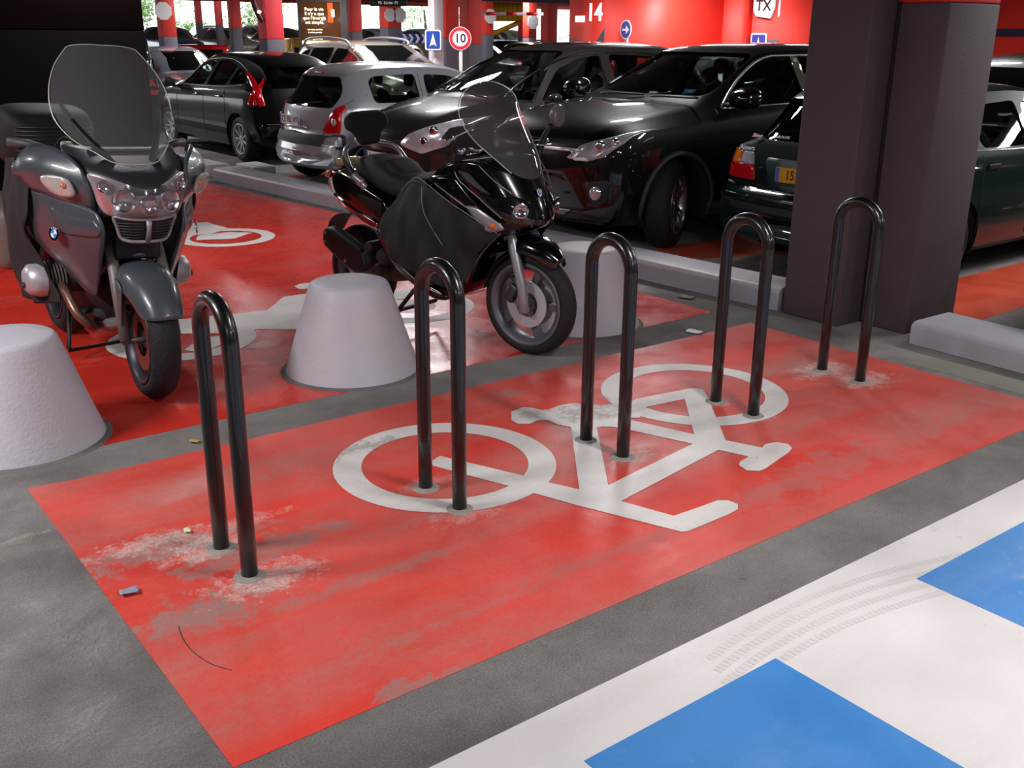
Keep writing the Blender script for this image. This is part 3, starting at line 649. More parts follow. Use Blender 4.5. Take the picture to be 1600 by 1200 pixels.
obj('cover_seam', tube(B(), spline([(-.56, -.295, .93), (-.52, -.325, .80), (-.44, -.315, .68), (-.38, -.275, .55), (-.44, -.285, .42)], 5), .003, 6), MATS['grey_piping'], lc)
# ------------------------------------------------------------ touring motorcycle
mo = thing('touring_motorcycle', 'dusty dark grey touring motorcycle with big clear screen, facing the camera at left', 'motorcycle', (1.522, 4.95, 0), rot=(math.radians(-3.2), 0, -PI/2))
M_FAIR = mat('slate_grey_paint', '454b51', .34, coat=.4, noise=.12, nscale=6, rvar=.08)
M_FORK = mat('dusty_alloy', '7d7672', .5, metal=.3, noise=.2, nscale=15)
wheel(mo, (0, 0, .30), .30, .14, .215, steer=math.radians(-3), spokes=5, mr=mat('dark_rim', '33333a', .4, metal=.5), style='single', crown=.9, disc=.155, both=True, name='front_wheel', discmat=mat('rusty_disc', '8a4a3c', .4, metal=.6))
wheel(mo, (-1.485, 0, .31), .31, .18, .215, spokes=5, mr=MATS['dark_rim'], style='single', crown=.9, both=True, name='rear_wheel')
for s in (-1, 1):
    obj('fork_leg', tube(B(), [(-.22, s*.115, .80), (-.10, s*.12, .56), (.0, s*.125, .30)], [.026, .03, .026], 16), M_FORK, mo, label='dusty pale fork leg')
    obj('brake_caliper', box(B(), (-.09, s*.085, .40), (.06, .04, .12), rot=Matrix.Rotation(.5, 3, 'Y')), M_GUN, mo, bevel=.01)
obj('axle', tube(B(), [(.0, -.14, .30), (.0, .14, .30)], .016, 12), M_GUN, mo)
# front mud guard with long side blades
patch('front_mudguard', [
 [(-.20, 0, .66), (-.20, .06, .655), (-.19, .105, .63), (-.17, .125, .56)],
 [(-.08, 0, .685), (-.08, .065, .68), (-.08, .115, .65), (-.07, .135, .56)],
 [(.05, 0, .67), (.05, .065, .665), (.04, .115, .63), (.02, .135, .55)],
 [(.16, 0, .62), (.155, .065, .61), (.13, .105, .585), (.09, .125, .53)],
 [(.24, 0, .545), (.235, .06, .535), (.20, .098, .515), (.14, .115, .49)],
 [(.285, 0, .46), (.275, .055, .455), (.245, .085, .45), (.18, .105, .45)]], M_FAIR, mo, solid=.006)
sidepatch('mudguard_blade', [[(-.17, .12, .60), (-.06, .132, .60), (.03, .132, .585)], [(-.14, .125, .48), (-.05, .137, .48), (.02, .135, .50)], [(-.075, .128, .36), (-.03, .138, .36), (.0, .134, .38)], [(-.055, .125, .29), (-.035, .130, .285), (-.02, .125, .295)]], M_FAIR, mo, solid=.006)
# front mask
patch('front_mask', [
 [(-.30, 0, 1.20), (-.30, .12, 1.20), (-.32, .21, 1.21), (-.38, .27, 1.22)],
 [(-.10, 0, 1.14), (-.13, .12, 1.15), (-.19, .21, 1.16), (-.28, .28, 1.17)],
 [(.03, 0, 1.085), (.0, .11, 1.11), (-.09, .205, 1.13), (-.20, .275, 1.13)],
 [(.085, 0, 1.03), (.05, .11, 1.055), (-.05, .20, 1.10), (-.15, .26, 1.08)],
 [(.075, 0, .985), (.04, .11, 1.0), (-.05, .19, 1.02), (-.14, .24, 1.0)],
 [(.04, 0, .90), (.02, .10, .90), (-.06, .16, .90), (-.13, .20, .88)]], mat('mask_grey', '2a2d31', .45, noise=.1), mo, solid=.008)
# head light unit
HL = [
 [(.085, 0, 1.035), (.07, .06, 1.05), (.045, .12, 1.075), (-.005, .185, 1.10), (-.07, .24, 1.115)],
 [(.095, 0, .99), (.08, .06, 1.0), (.055, .12, 1.015), (.01, .175, 1.035), (-.05, .225, 1.05)],
 [(.09, 0, .94), (.075, .06, .945), (.05, .115, .95), (.01, .165, .96), (-.04, .20, .97)],
 [(.06, 0, .90), (.05, .06, .902), (.03, .11, .905), (.0, .15, .91), (-.035, .175, .915)]]
hl_ = patch('headlamp', [[(p[0]-.02, p[1], p[2]) for p in r] for r in HL], mat('lamp_back', 'cfc8cc', .3, metal=.4, noise=.2, nscale=25), mo, solid=.01, label='wide silver headlamp unit')
for (y, z, x, r) in ((0, .965, .075, .042), (.105, .985, .05, .05), (-.105, .985, .05, .05), (.175, 1.05, .0, .028), (-.175, 1.05, .0, .028)):
    o = obj('reflector', lathe(B(), [(0, -.01), (r*.5, -.006), (r, .008), (r*1.1, .014), (r*1.0, .016), (r*.6, .004), (0, .0)], 24, 'X'), M_REF, hl_); o.location = (x-.005, y, z); o.rotation_euler = (0, 0, y*3.2)
lc2 = patch('lens', [[(p[0]+.012, p[1], p[2]) for p in r] for r in HL], glass('headlamp_glass', 'e6dfe3', .08, .12, .12), hl_, solid=0)
# grille
gl = [
 [(.055, 0, .895), (.05, .055, .895), (.03, .105, .90), (-.0, .145, .905)],
 [(.05, 0, .85), (.045, .055, .85), (.025, .095, .855), (-.005, .13, .86)],
 [(.02, 0, .795), (.015, .055, .797), (.0, .09, .80), (-.02, .112, .805)]]
gm = patch('grille', [[(p[0]-.012, p[1], p[2]) for p in r] for r in gl], M_BLK, mo, solid=.01)
fr = [(r[0]) for r in gl]
M_GFR = mat('grille_frame', '9b9896', .4, metal=.4)
loop = [(.058, .0, .898), (.052, .055, .898), (.034, .105, .903), (.004, .145, .908), (-.004, .13, .86), (-.012, .115, .81), (.004, .09, .793), (.02, .055, .789), (.024, 0, .787)]
full = loop + [(p[0], -p[1], p[2]) for p in loop[-2:0:-1]]
obj('grille_frame', tube(B(), spline(full, 4, closed=True), .009, 8, closed=True), M_GFR, gm, label='silver grille frame')
obj('grille_bar', tube(B(), [(.062, 0, .895), (.058, 0, .85), (.03, 0, .792)], [.016, .011, .014], 8), M_GFR, gm)
for k in range(6):
    z = .878-.014*k
    for s in (-1, 1): obj('grille_slat', tube(B(), [(.05-.004*k, s*.015, z), (.044-.004*k, s*.07, z), (.012-.003*k, s*(.14-.006*k), z+.003)], .0026, 5), mat('slat_grey', '3a3a3e', .5), gm)
# clear windscreen with dark side pillars
WS = [[(-.05, 0, 1.12), (-.06, .04, 1.128), (-.08, .085, 1.145)],
 [(-.10, 0, 1.15), (-.115, .08, 1.165), (-.16, .165, 1.19)],
 [(-.19, 0, 1.21), (-.21, .12, 1.22), (-.28, .235, 1.245)],
 [(-.28, 0, 1.31), (-.30, .15, 1.315), (-.37, .285, 1.335)],
 [(-.36, 0, 1.43), (-.375, .15, 1.435), (-.42, .285, 1.45)],
 [(-.43, 0, 1.56), (-.44, .13, 1.56), (-.47, .245, 1.56)],
 [(-.48, 0, 1.65), (-.485, .10, 1.65), (-.50, .185, 1.64)],
 [(-.49, 0, 1.675), (-.495, .085, 1.675), (-.505, .155, 1.665)]]
ws = patch('windscreen', WS, glass('clear_acrylic', 'd0cccd', .04, .06, .15), mo, solid=0, label='large clear touring windscreen')
edge = [(-.49, .0, 1.676), (-.495, -.085, 1.676)] + [(r[-1][0], -r[-1][1], r[-1][2]) for r in WS[::-1]] + [r[-1] for r in WS] + [(-.495, .085, 1.676), (-.49, 0, 1.676)]
obj('windscreen_edge', tube(B(), spline(edge, 4), .003, 6), MATS['bright_edge'], ws)
for s in (-1, 1):
    sp = B(); grid(sp, [[(-.10, s*.06, 1.125), (-.16, s*.13, 1.155)], [(-.20, s*.12, 1.20), (-.25, s*.17, 1.22)], [(-.33, s*.20, 1.31), (-.36, s*.235, 1.33)], [(-.42, s*.225, 1.40), (-.43, s*.25, 1.40)]])
    obj('screen_strut', sp, M_BLK, mo, sub=1, solid=.015)
obj('dashboard', loft(B(), [[(-.22, -.2, 1.13), (-.22, .2, 1.13), (-.24, .17, 1.20), (-.24, -.17, 1.20)], [(-.50, -.22, 1.10), (-.50, .22, 1.10), (-.48, .18, 1.19), (-.48, -.18, 1.19)]]), M_BLK, mo, bevel=.02)
# shoulders holding mirrors and signals
for s in (-1, 1):
    SH = [
     [(-.08, .245, 1.115), (-.18, .29, 1.20), (-.32, .37, 1.225), (-.52, .39, 1.19)],
     [(-.05, .235, 1.04), (-.15, .33, 1.13), (-.28, .445, 1.155), (-.48, .46, 1.12)],
     [(-.055, .215, .985), (-.13, .31, 1.03), (-.24, .415, 1.075), (-.42, .445, 1.05)],
     [(-.09, .20, .93), (-.15, .285, .965), (-.25, .375, 1.0), (-.40, .415, 1.0)],
     [(-.13, .19, .88), (-.20, .26, .92), (-.30, .33, .955), (-.42, .36, .96)]]
    sp = B(); grid(sp, [[(p[0], s*p[1], p[2]) for p in r] for r in SH], flip=(s > 0))
    sh = obj('mirror_shoulder', sp, M_FAIR, mo, sub=2, solid=.02, smooth=80)
    o = obj('mirror', loft(B(), [[(x, s*y, z) for (y, z) in ((yy-w, zz), (yy-w*.6, zz+h), (yy+w*.6, zz+h), (yy+w, zz), (yy+w*.7, zz-h), (yy-w*.7, zz-h))] for x, yy, zz, w, h in ((-.34, .41, 1.09, .02, .02), (-.38, .41, 1.09, .035, .035), (-.50, .42, 1.085, .05, .05), (-.53, .42, 1.085, .045, .04))]), M_FAIR, sh, sub=2, smooth=80)
    TS = [[(-.12, .295, 1.085), (-.235, .40, 1.095)], [(-.105, .29, 1.045), (-.21, .395, 1.045)], [(-.105, .262, .985), (-.17, .335, .985)]]
    sp = B(); grid(sp, [[(p[0]+.014, s*(p[1]+.012), p[2]) for p in r] for r in TS], flip=(s > 0))
    ts = obj('turn_signal', sp, mat('clear_signal', 'b5a9a4', .15, coat=1, noise=.2, nscale=60), mo, sub=2, solid=.015, label='clear turn signal lens with orange bulb')
    obj('amber_bulb', lathe(B(), [(0, -.018), (.012, -.012), (.016, 0), (.012, .012), (0, .018)], 12, 'X', c=(-.125, s*.325, 1.045)), mat('amber_lens', 'e0743c', .2, coat=1), ts)
# side fairings
for s in (-1, 1):
    SF = [
     [(-.04, .205, .93), (-.14, .25, .95), (-.28, .345, .985), (-.42, .40, 1.0), (-.56, .41, .98)],
     [(.0, .195, .86), (-.12, .255, .87), (-.26, .335, .88), (-.42, .395, .88), (-.62, .405, .87)],
     [(-.03, .185, .79), (-.14, .25, .785), (-.28, .325, .78), (-.44, .375, .76), (-.66, .385, .76)],
     [(-.12, .18, .68), (-.20, .24, .67), (-.32, .29, .665), (-.46, .335, .67), (-.64, .35, .70)],
     [(-.20, .175, .56), (-.26, .215, .55), (-.36, .25, .56), (-.48, .285, .60), (-.60, .31, .66)],
     [(-.27, .17, .465), (-.30, .185, .47), (-.38, .215, .51), (-.48, .25, .565), (-.58, .29, .64)]]
    sp = B(); grid(sp, [[(p[0], s*p[1], p[2]) for p in r] for r in SF], flip=(s > 0))
    sf = obj('side_fairing', sp, M_FAIR, mo, sub=2, solid=.012, smooth=80)
    sp = B(); grid(sp, [[(p[0], s*(p[1]-.002), p[2]) for p in r] for r in ([(-.06, .215, .90), (-.18, .275, .915), (-.32, .36, .935)], [(-.005, .208, .852), (-.13, .268, .862), (-.28, .35, .872)], [(-.035, .197, .80), (-.14, .262, .80), (-.26, .33, .80)])], flip=(s > 0))
    obj('fairing_ridge', sp, M_FAIR, sf, sub=2, solid=.010, smooth=80)
    # roundel
    rd = obj('roundel', lathe(B(), [(0, 0), (.037, 0), (.037, .004), (.034, .005), (0, .005)], 36), mat('badge_rim', 'cfd2d6', .2, metal=1), mo)
    n = Vector((.40, s*.90, .08)).normalized(); p0 = Vector((-.26, s*.347, .80))
    q = n.to_track_quat('Z', 'Y'); rd.location = p0; rd.rotation_mode = 'QUATERNION'; rd.rotation_quaternion = q
    obj('ring', lathe(B(), [(0, .0052), (.034, .0052), (.034, .0058), (0, .0058)], 36), mat('badge_black', '0a0a0c', .2, coat=1), rd)
    for k in range(4):
        pts = [(0, 0)] + [(.022*math.cos(PI/2*k+a), .022*math.sin(PI/2*k+a)) for a in [PI/2*i/8 for i in range(9)]]
        obj('quarter', prism(B(), pts, .006, .0066), mat('badge_light_blue', '2f86cf', .25) if k % 2 else mat('badge_white', 'f0f0f4', .3), rd)
    for ch, a in (('B', 2.1), ('M', PI/2), ('W', 1.04)):
        text('badge_letter', ch, .013, MATS['badge_white'], rd, (.028*math.cos(a), .028*math.sin(a), .0062), (0, 0, a-PI/2), .0004)
    # boxer cylinder
    cy = obj('cylinder', loft(B(), [[(x0 + r*math.cos(a)*1.0, s*y, .51+r*.92*math.sin(a)) for a in [2*PI*k/18 for k in range(18)]] for x0, y, r in ((-.62, .16, .085), (-.62, .24, .088))]), MATS['engine_alloy'], mo)
    for k in range(6): obj('cooling_fin', loft(B(), [[(-.62 + .098*math.cos(a), s*(.24+.016*k+d), .51+.092*math.sin(a)) for a in [2*PI*j/20 for j in range(20)]] for d in (0, .007)]), M_FORK, cy)
    obj('valve_cover', loft(B(), [[(-.62 + r*math.cos(a), s*y, .51+r*.95*math.sin(a)) for a in [2*PI*k/14 for k in range(14)]] for y, r in ((.33, .098), (.36, .095), (.405, .082), (.425, .055), (.43, .02))]), mat('pale_alloy', 'b9b7bb', .4, metal=.4, noise=.08), cy, smooth=50, label='pale alloy valve cover')
    obj('cover_bolt', lathe(B(), [(0, 0), (.016, 0), (.016, .012), (0, .012)], 12, 'Y', c=(-.60, s*.43 if s > 0 else -.442, .49)), M_GUN, cy)
    obj('header_pipe', tube(B(), spline([(-.56, s*.27, .49), (-.45, s*.27, .47), (-.35, s*.25, .38), (-.34, s*.19, .31), (-.45, s*.14, .27), (-.60, s*.11, .25)], 6), .024, 14), mat('burnt_pipe', '86695c', .38, metal=.7, noise=.25, nscale=10), mo, label='heat-browned exhaust header pipe')
    obj('hand_grip', tube(B(), [(-.52, s*.27, 1.17), (-.60, s*.37, 1.195), (-.64, s*.44, 1.20)], [.018, .021, .021], 14), mat('worn_grip', '4a4a4e', .5), mo)
    obj('pannier', loft(B(), [ring_sec(x, w, z0, z1, 14, 4, y0=s*.35) for x, w, z0, z1 in ((-1.08, .05, .50, .78), (-1.12, .10, .45, .84), (-1.4, .12, .44, .86), (-1.65, .11, .46, .86), (-1.70, .07, .52, .80))]), mat('pannier_brown_grey', '6b5f58', .5, noise=.1), mo, sub=1, smooth=80)
# engine, frame, tank, seat, case
obj('engine_block', loft(B(), [ring_sec(x, w, z0, z1, 12) for x, w, z0, z1 in ((-.30, .10, .30, .62), (-.45, .16, .24, .72), (-.8, .18, .22, .74), (-1.05, .14, .28, .66))]), mat('engine_black', '1b1a1a', .6, metal=.3, noise=.3), mo, sub=1)
obj('oil_cooler', box(B(), (-.14, 0, .74), (.05, .22, .12)), M_BLK, mo, bevel=.01)
obj('telelever_arm', tube(B(), spline([(-.42, -.11, .55), (-.22, -.09, .66), (-.12, 0, .70), (-.22, .09, .66), (-.42, .11, .55)], 5), .018, 10), M_GUN, mo)
obj('belly_plate', loft(B(), [ring_sec(x, w, z0, z1, 12) for x, w, z0, z1 in ((-.27, .08, .29, .36), (-.4, .14, .235, .34), (-.8, .15, .2, .32))]), M_FORK, mo, sub=1)
obj('belly_cowl', loft(B(), [ring_sec(x, w, z0, z1, 12, y0=0) for x, w, z0, z1 in ((-.36, .20, .32, .40), (-.5, .22, .27, .37), (-.8, .21, .25, .34))]), M_FAIR, mo, sub=1)
obj('fuel_tank', loft(B(), [ring_sec(x, w, z0, z1, 14) for x, w, z0, z1 in ((-.45, .18, .72, 1.08), (-.6, .24, .72, 1.12), (-.85, .22, .72, 1.08), (-1.0, .14, .74, .95))]), M_FAIR, mo, sub=1, smooth=80)
obj('seat', loft(B(), [ring_sec(x, w, z0, z1, 14, 3) for x, w, z0, z1 in ((-.95, .10, .80, .88), (-1.1, .16, .78, .88), (-1.3, .17, .80, .92), (-1.38, .17, .84, .98), (-1.65, .15, .88, 1.0), (-1.75, .1, .9, .97))]), mat('motorcycle_seat', '171618', .7, bump=.3), mo, sub=1, smooth=80)
obj('rear_frame', loft(B(), [ring_sec(x, w, z0, z1, 10) for x, w, z0, z1 in ((-1.0, .14, .62, .82), (-1.6, .12, .70, .9), (-1.9, .08, .82, .92))]), M_BLK, mo)
tc = obj('top_case', loft(B(), [ring_sec(x, w, z0, z1, 16, 5) for x, w, z0, z1 in ((-1.50, .18, .99, 1.20), (-1.54, .255, .965, 1.31), (-1.80, .26, .96, 1.345), (-2.0, .24, .97, 1.31), (-2.04, .17, 1.0, 1.22))]), mat('case_black', '0e0d0f', .65, noise=.1), mo, sub=1, smooth=80)
for k in range(9): obj('case_rib', tube(B(), [(-1.515, -.21, 1.03+.022*k), (-1.505, 0, 1.03+.022*k), (-1.515, .21, 1.03+.022*k)], .005, 6), mat('case_rib_grey', '2b2a2d', .4), tc)
obj('handlebar', tube(B(), spline([(-.52, -.28, 1.17), (-.46, -.12, 1.12), (-.46, .12, 1.12), (-.52, .28, 1.17)], 5), .016, 12), M_GUN, mo)
obj('fluid_reservoir', box(B(), (-.50, -.20, 1.19), (.06, .05, .045)), mat('reservoir_cream', 'b9ad98', .4), mo, bevel=.01)
obj('cable', tube(B(), spline([(-.50, -.26, 1.18), (-.44, -.22, 1.24), (-.40, -.14, 1.16)], 5), .004, 6), M_BLK, mo)
obj('side_stand', tube(B(), [(-.75, .17, .28), (-.70, .27, .06), (-.70, .29, -.005)], .012, 8), M_BLK, mo)
obj('centre_stand', tube(B(), [(-.95, -.13, .28), (-.80, -.19, .08), (-.80, -.19, .065), (-.80, .19, .09), (-.95, .13, .28)], .012, 8), M_BLK, mo)
# black leg apron hanging at the right side of the rider's place
base = [
 [(-1.00, .36, 1.06), (-.82, .40, 1.10), (-.62, .42, 1.12), (-.44, .405, 1.06)],
 [(-1.04, .38, .90), (-.86, .42, .92), (-.66, .43, .92), (-.44, .42, .90)],
 [(-1.02, .39, .72), (-.86, .42, .72), (-.72, .43, .72), (-.56, .40, .74)],
 [(-.98, .385, .54), (-.84, .40, .52), (-.68, .375, .51), (-.50, .31, .53)],
 [(-.90, .37, .42), (-.80, .38, .38), (-.64, .345, .38), (-.44, .29, .42)]]
D = dens(base, 7, 7)
la = None
for s in (-1, 1):
    bm = B(); grid(bm, [[(p.x, s*(p.y+.010*math.sin(30*p.x+6*p.z)+.006*math.sin(47*p.x-11*p.z)), p.z) for p in r] for r in D], flip=(s > 0))
    if s < 0: la = obj('leg_apron', bm, mat('apron_cloth', '212124', .8, noise=.15, bump=.2, bscale=300), mo, solid=.006)
    else: obj('apron_side', bm, MATS['apron_cloth'], la, solid=.006)
# ------------------------------------------------------------ cars
M_GLS = glass('tinted_glass', 'a9b5ad', .0, .05); M_GLC = glass('clear_car_glass', 'e8f0ea', .0, .07)
M_DGL = mat('dark_glass', '0a0d0d', .05, coat=1); M_INT = mat('car_interior', '1c1b1e', .8, noise=.2)
M_RLENS = mat('tail_lamp_red', 'c01018', .12, coat=1, noise=.15, nscale=40); M_WLENS = mat('lamp_clear', 'c9c5cc', .12, metal=.5, coat=1, noise=.3, nscale=30)
def paintm(name, col, metal=.0, rough=.4, noise=.05): return mat(name, col, rough, metal=metal, coat=1, noise=noise, nscale=4, spec=.12)
def sect(r):
    s, zt, bl, w, rw, zb, bow = r
    ws = w*.955; h = max(zt-bl, .005); d = min(.10, .42*h)
    pts = [(0, zb), (w*.55, zb), (w*.88, zb+.005), (w*.965, zb+.06), (w*.995, zb+.33*(bl-zb)), (w, zb+.55*(bl-zb)), (w*.99, zb+.8*(bl-zb)), (w*.978, bl-.05*min(1, (bl-zb)/.4)), (ws, bl)]
    pts += [((ws*2+rw)/3, bl+(h-d)/3), ((ws+rw*2)/3, bl+(h-d)*2/3), (rw, zt-d), (rw*.955, zt-d*.55), (rw*.86, zt-d*.27), (rw*.62, zt-d*.1), (rw*.32, zt-d*.02), (0, zt)]
    return [(-(s+bow*(abs(y)/max(w, .01))**2), y, z) for y, z in pts]
def interp(rows, n):
    out = []; m = len(rows)
    for i in range(m-1):
        a = rows[max(i-1, 0)]; b = rows[i]; c = rows[i+1]; d = rows[min(i+2, m-1)]
        for k in range(n):
            t = k/n
            r = [.5*((2*q)+(s-p)*t+(2*p-5*q+4*s-u)*t*t+(3*q-p-3*s+u)*t**3) for p, q, s, u in zip(a, b, c, d)]
            lo = [min(q, s)-.02 for q, s in zip(b, c)]; hi = [max(q, s)+.02 for q, s in zip(b, c)]
            out.append([min(max(v, l), h) for v, l, h in zip(r, lo, hi)])
    out.append(list(rows[-1])); return out
def body_bm(rows, n=4):
    R = interp(rows, n); secs = []
    for r in R:
        h = sect(r); secs.append(h + [(x, -y, z) for x, y, z in h[-2:0:-1]])
    bm = B(); loft(bm, secs); return bm
def cut(me_bm, cutters, thick):
    """turn the closed body into a thick shell and cut the openings"""
    me = bpy.data.meshes.new('t'); me_bm.to_mesh(me)
    o = bpy.data.objects.new('t', me); COL.objects.link(o); tmp = [o]
    for c in cutters:
        bmesh.ops.recalc_face_normals(c, faces=c.faces)
        m2 = bpy.data.meshes.new('c'); c.to_mesh(m2); c.free()
        co = bpy.data.objects.new('c', m2); COL.objects.link(co); tmp.append(co)
        b = o.modifiers.new('b', 'BOOLEAN'); b.object = co; b.operation = 'DIFFERENCE'; b.solver = 'EXACT'
    dg = bpy.context.evaluated_depsgraph_get(); res = bpy.data.meshes.new_from_object(o.evaluated_get(dg))
    if len(res.vertices) < len(me.vertices)*.85:      # the exact solver gave up on this shell
        for b in o.modifiers: b.solver = 'FAST'
        dg = bpy.context.evaluated_depsgraph_get(); dg.update(); res = bpy.data.meshes.new_from_object(o.evaluated_get(dg))
    for t in tmp: bpy.data.objects.remove(t)
    bm = B(); bm.from_mesh(res)
    seen = set(); isl = []
    for v in bm.verts:            # keep the one big shell, drop crumbs of the cutting
        if v in seen: continue
        st = [v]; g = []; seen.add(v)
        while st:
            q = st.pop(); g.append(q)
            for e in q.link_edges:
                u = e.other_vert(q)
                if u not in seen: seen.add(u); st.append(u)
        isl.append(g)
    isl.sort(key=len, reverse=True)
    bmesh.ops.delete(bm, geom=[v for g in isl[1:] if len(g) < len(isl[0])*.3 for v in g], context='VERTS')
    return bm
class Car:
    def __init__(self, name, label, loc, rz, rows, paint, L, openings=True, side=(), front=None, rear=None, wheels=(), R=.32, tw=.21, glassm=None, rimm=None, spokes=5, style='double', cat='car', seats=True, steer=0, n=4, group=None, notch=0, rrf=.66):
        self.t = thing(name, label, cat, loc, rz, group); self.rows = rows; self.paint = paint; self.L = L
        # the thing's origin is below the front bumper; x runs forward, so the car lies at negative x
        bm = body_bm(rows, n); self.bvh = BVHTree.FromBMesh(bm)
        self.w = max(r[3] for r in rows); gl = glassm or M_GLS
        if openings:
            cs = []
            if side:
                c = B()
                for p in side: prism(c, rounded([(-s, z) for s, z in p], .06, 4), -1.5, 1.5, f=lambda p, z: (p[0], z, p[1]))
                cs.append(c)
            mid = -L*.5
            for pl, a, b in ((front, mid, .5), (rear, mid, -L-.5)):
                if pl: c = B(); prism(c, rounded(pl, .07, 4), a, b, f=lambda p, z: (z, p[0], p[1])); cs.append(c)
            c = B()
            for s in wheels:
                for sd in (-1, 1):
                    Ra = R*1.13
                    prism(c, [(-s+Ra*math.cos(2*PI*k/36), R+Ra*math.sin(2*PI*k/36)) for k in range(36)], sd*(self.w-.30), sd*(self.w+.3), f=lambda p, z: (p[0], z, p[1]))
            if wheels: cs.append(c)
            t = .03
            inner = body_bm([[r[0]+t*(1-2*r[0]/L), r[1]-t, r[2]-t, r[3]-t, r[4]-t, r[5]+t, r[6]] for r in rows[2:-2]], n)
            bmesh.ops.reverse_faces(inner, faces=inner.faces)
            im = bpy.data.meshes.new('i'); inner.to_mesh(im); inner.free(); bm.from_mesh(im)
            bm = cut(bm, cs, t)
        self.body = obj('body', bm, paint, self.t, smooth=32)
        go = -.012 if openings else .004
        for p in side: self.panel('side_window', [(-s, z) for s, z in p], 'y', gl, go, 0, r=.06, cuts=3, grow=.012)
        if front: self.panel('windscreen', front, 'x+', gl, go, 0, r=.07, cuts=4, grow=.012)
        if rear: self.panel('rear_window', rear, 'x-', gl, go, 0, r=.07, cuts=4, grow=.012)
        for i, s in enumerate(wheels):
            for sd in (-1, 1):
                wh = wheel(self.t, (-s, sd*(self.w-tw*.5-.035), R), R, tw, R*rrf, steer=(steer if i == 0 else 0), spokes=spokes, mr=rimm, style=style, crown=.3, side=sd)
                a = B(); pr = []
                for k in range(0, 21):
                    an = -.35+(PI+.7)*k/20; pr.append((-s+R*1.135*math.cos(an), R+R*1.135*math.sin(an)))
                grid(a, [[(p[0], sd*(self.w-.30), p[1]), (p[0], sd*(self.w-.035), p[1])] for p in pr])
                obj('wheel_arch_liner', a, M_DARK, self.t, solid=.006)
        if openings and seats: self.interior()
    def hit(self, p, ax):
        if ax == 'y': o = Vector((p[0], 3*p[2], p[1])); d = Vector((0, -p[2], 0))
        elif ax == 'x+': o = Vector((2, p[0], p[1])); d = Vector((-1, 0, 0))
        elif ax == 'x-': o = Vector((-self.L-2, p[0], p[1])); d = Vector((1, 0, 0))
        else: o = Vector((p[0], p[1], 4)); d = Vector((0, 0, -1))
        h, n, _, _ = self.bvh.ray_cast(o, d)
        if ax == 'y' and h is not None and abs(h.y) < self.w*.5: h = None
        if h is None:
            q = Vector((p[0], self.w*p[2], p[1])) if ax == 'y' else Vector((0 if ax == 'x+' else -self.L, p[0], p[1])) if ax != 'z' else Vector((p[0], p[1], 1.5))
            h, n, _, _ = self.bvh.find_nearest(q)
        return h, n
    def panel(self, name, pts, ax, m, off=.004, thick=.008, r=.02, cuts=2, sides=(-1, 1), parent=None, grow=0, label=None, smooth=60, rn=4):
        """a piece of skin with its own outline, laid over the body; ax is the direction it is seen from"""
        if r: pts = rounded(pts, r, rn)
        if grow:
            cx = sum(p[0] for p in pts)/len(pts); cy = sum(p[1] for p in pts)/len(pts)
            pts = [(p[0]+math.copysign(grow, p[0]-cx), p[1]+math.copysign(grow, p[1]-cy)) for p in pts]
        out = []
        for sd in (sides if ax == 'y' else (1,)):
            bm = B(); vs = [bm.verts.new((p[0], p[1], 0)) for p in pts]
            for tri in tessellate_polygon([[Vector((p[0], p[1], 0)) for p in pts]]):
                try: bm.faces.new([vs[i] for i in tri])
                except ValueError: pass
            if cuts: bmesh.ops.subdivide_edges(bm, edges=bm.edges, cuts=cuts, use_grid_fill=True)
            bmesh.ops.remove_doubles(bm, verts=bm.verts, dist=1e-5)
            nn = {}
            for v in bm.verts:
                h, n = self.hit((v.co.x, v.co.y, sd), ax); 
                if n.dot(Vector((0, sd, 0)) if ax == 'y' else Vector((1, 0, 0)) if ax == 'x+' else Vector((-1, 0, 0)) if ax == 'x-' else Vector((0, 0, 1))) < 0: n = -n
                v.co = h + n*off; nn[v] = n.copy()
            bmesh.ops.recalc_face_normals(bm, faces=bm.faces)
            f = max(bm.faces, key=lambda q: q.calc_area()); c = f.verts[0]
            if f.normal.dot(nn[c]) < 0: bmesh.ops.reverse_faces(bm, faces=bm.faces)
            out.append(obj(name, bm, m, parent or self.t, smooth=smooth, solid=thick, label=label))
        return out
    def line(self, name, pts, ax, m, r=.004, sides=(-1, 1), parent=None, n=4, off=.0):
        for sd in (sides if ax == 'y' else (1,)):
            P = spline([(p[0], p[1], 0) for p in pts], n); q = []
            for p in P:
                h, nn = self.hit((p.x, p.y, sd), ax); q.append(h+nn*off)
            obj(name, tube(B(), q, r, 6), m, parent or self.t)
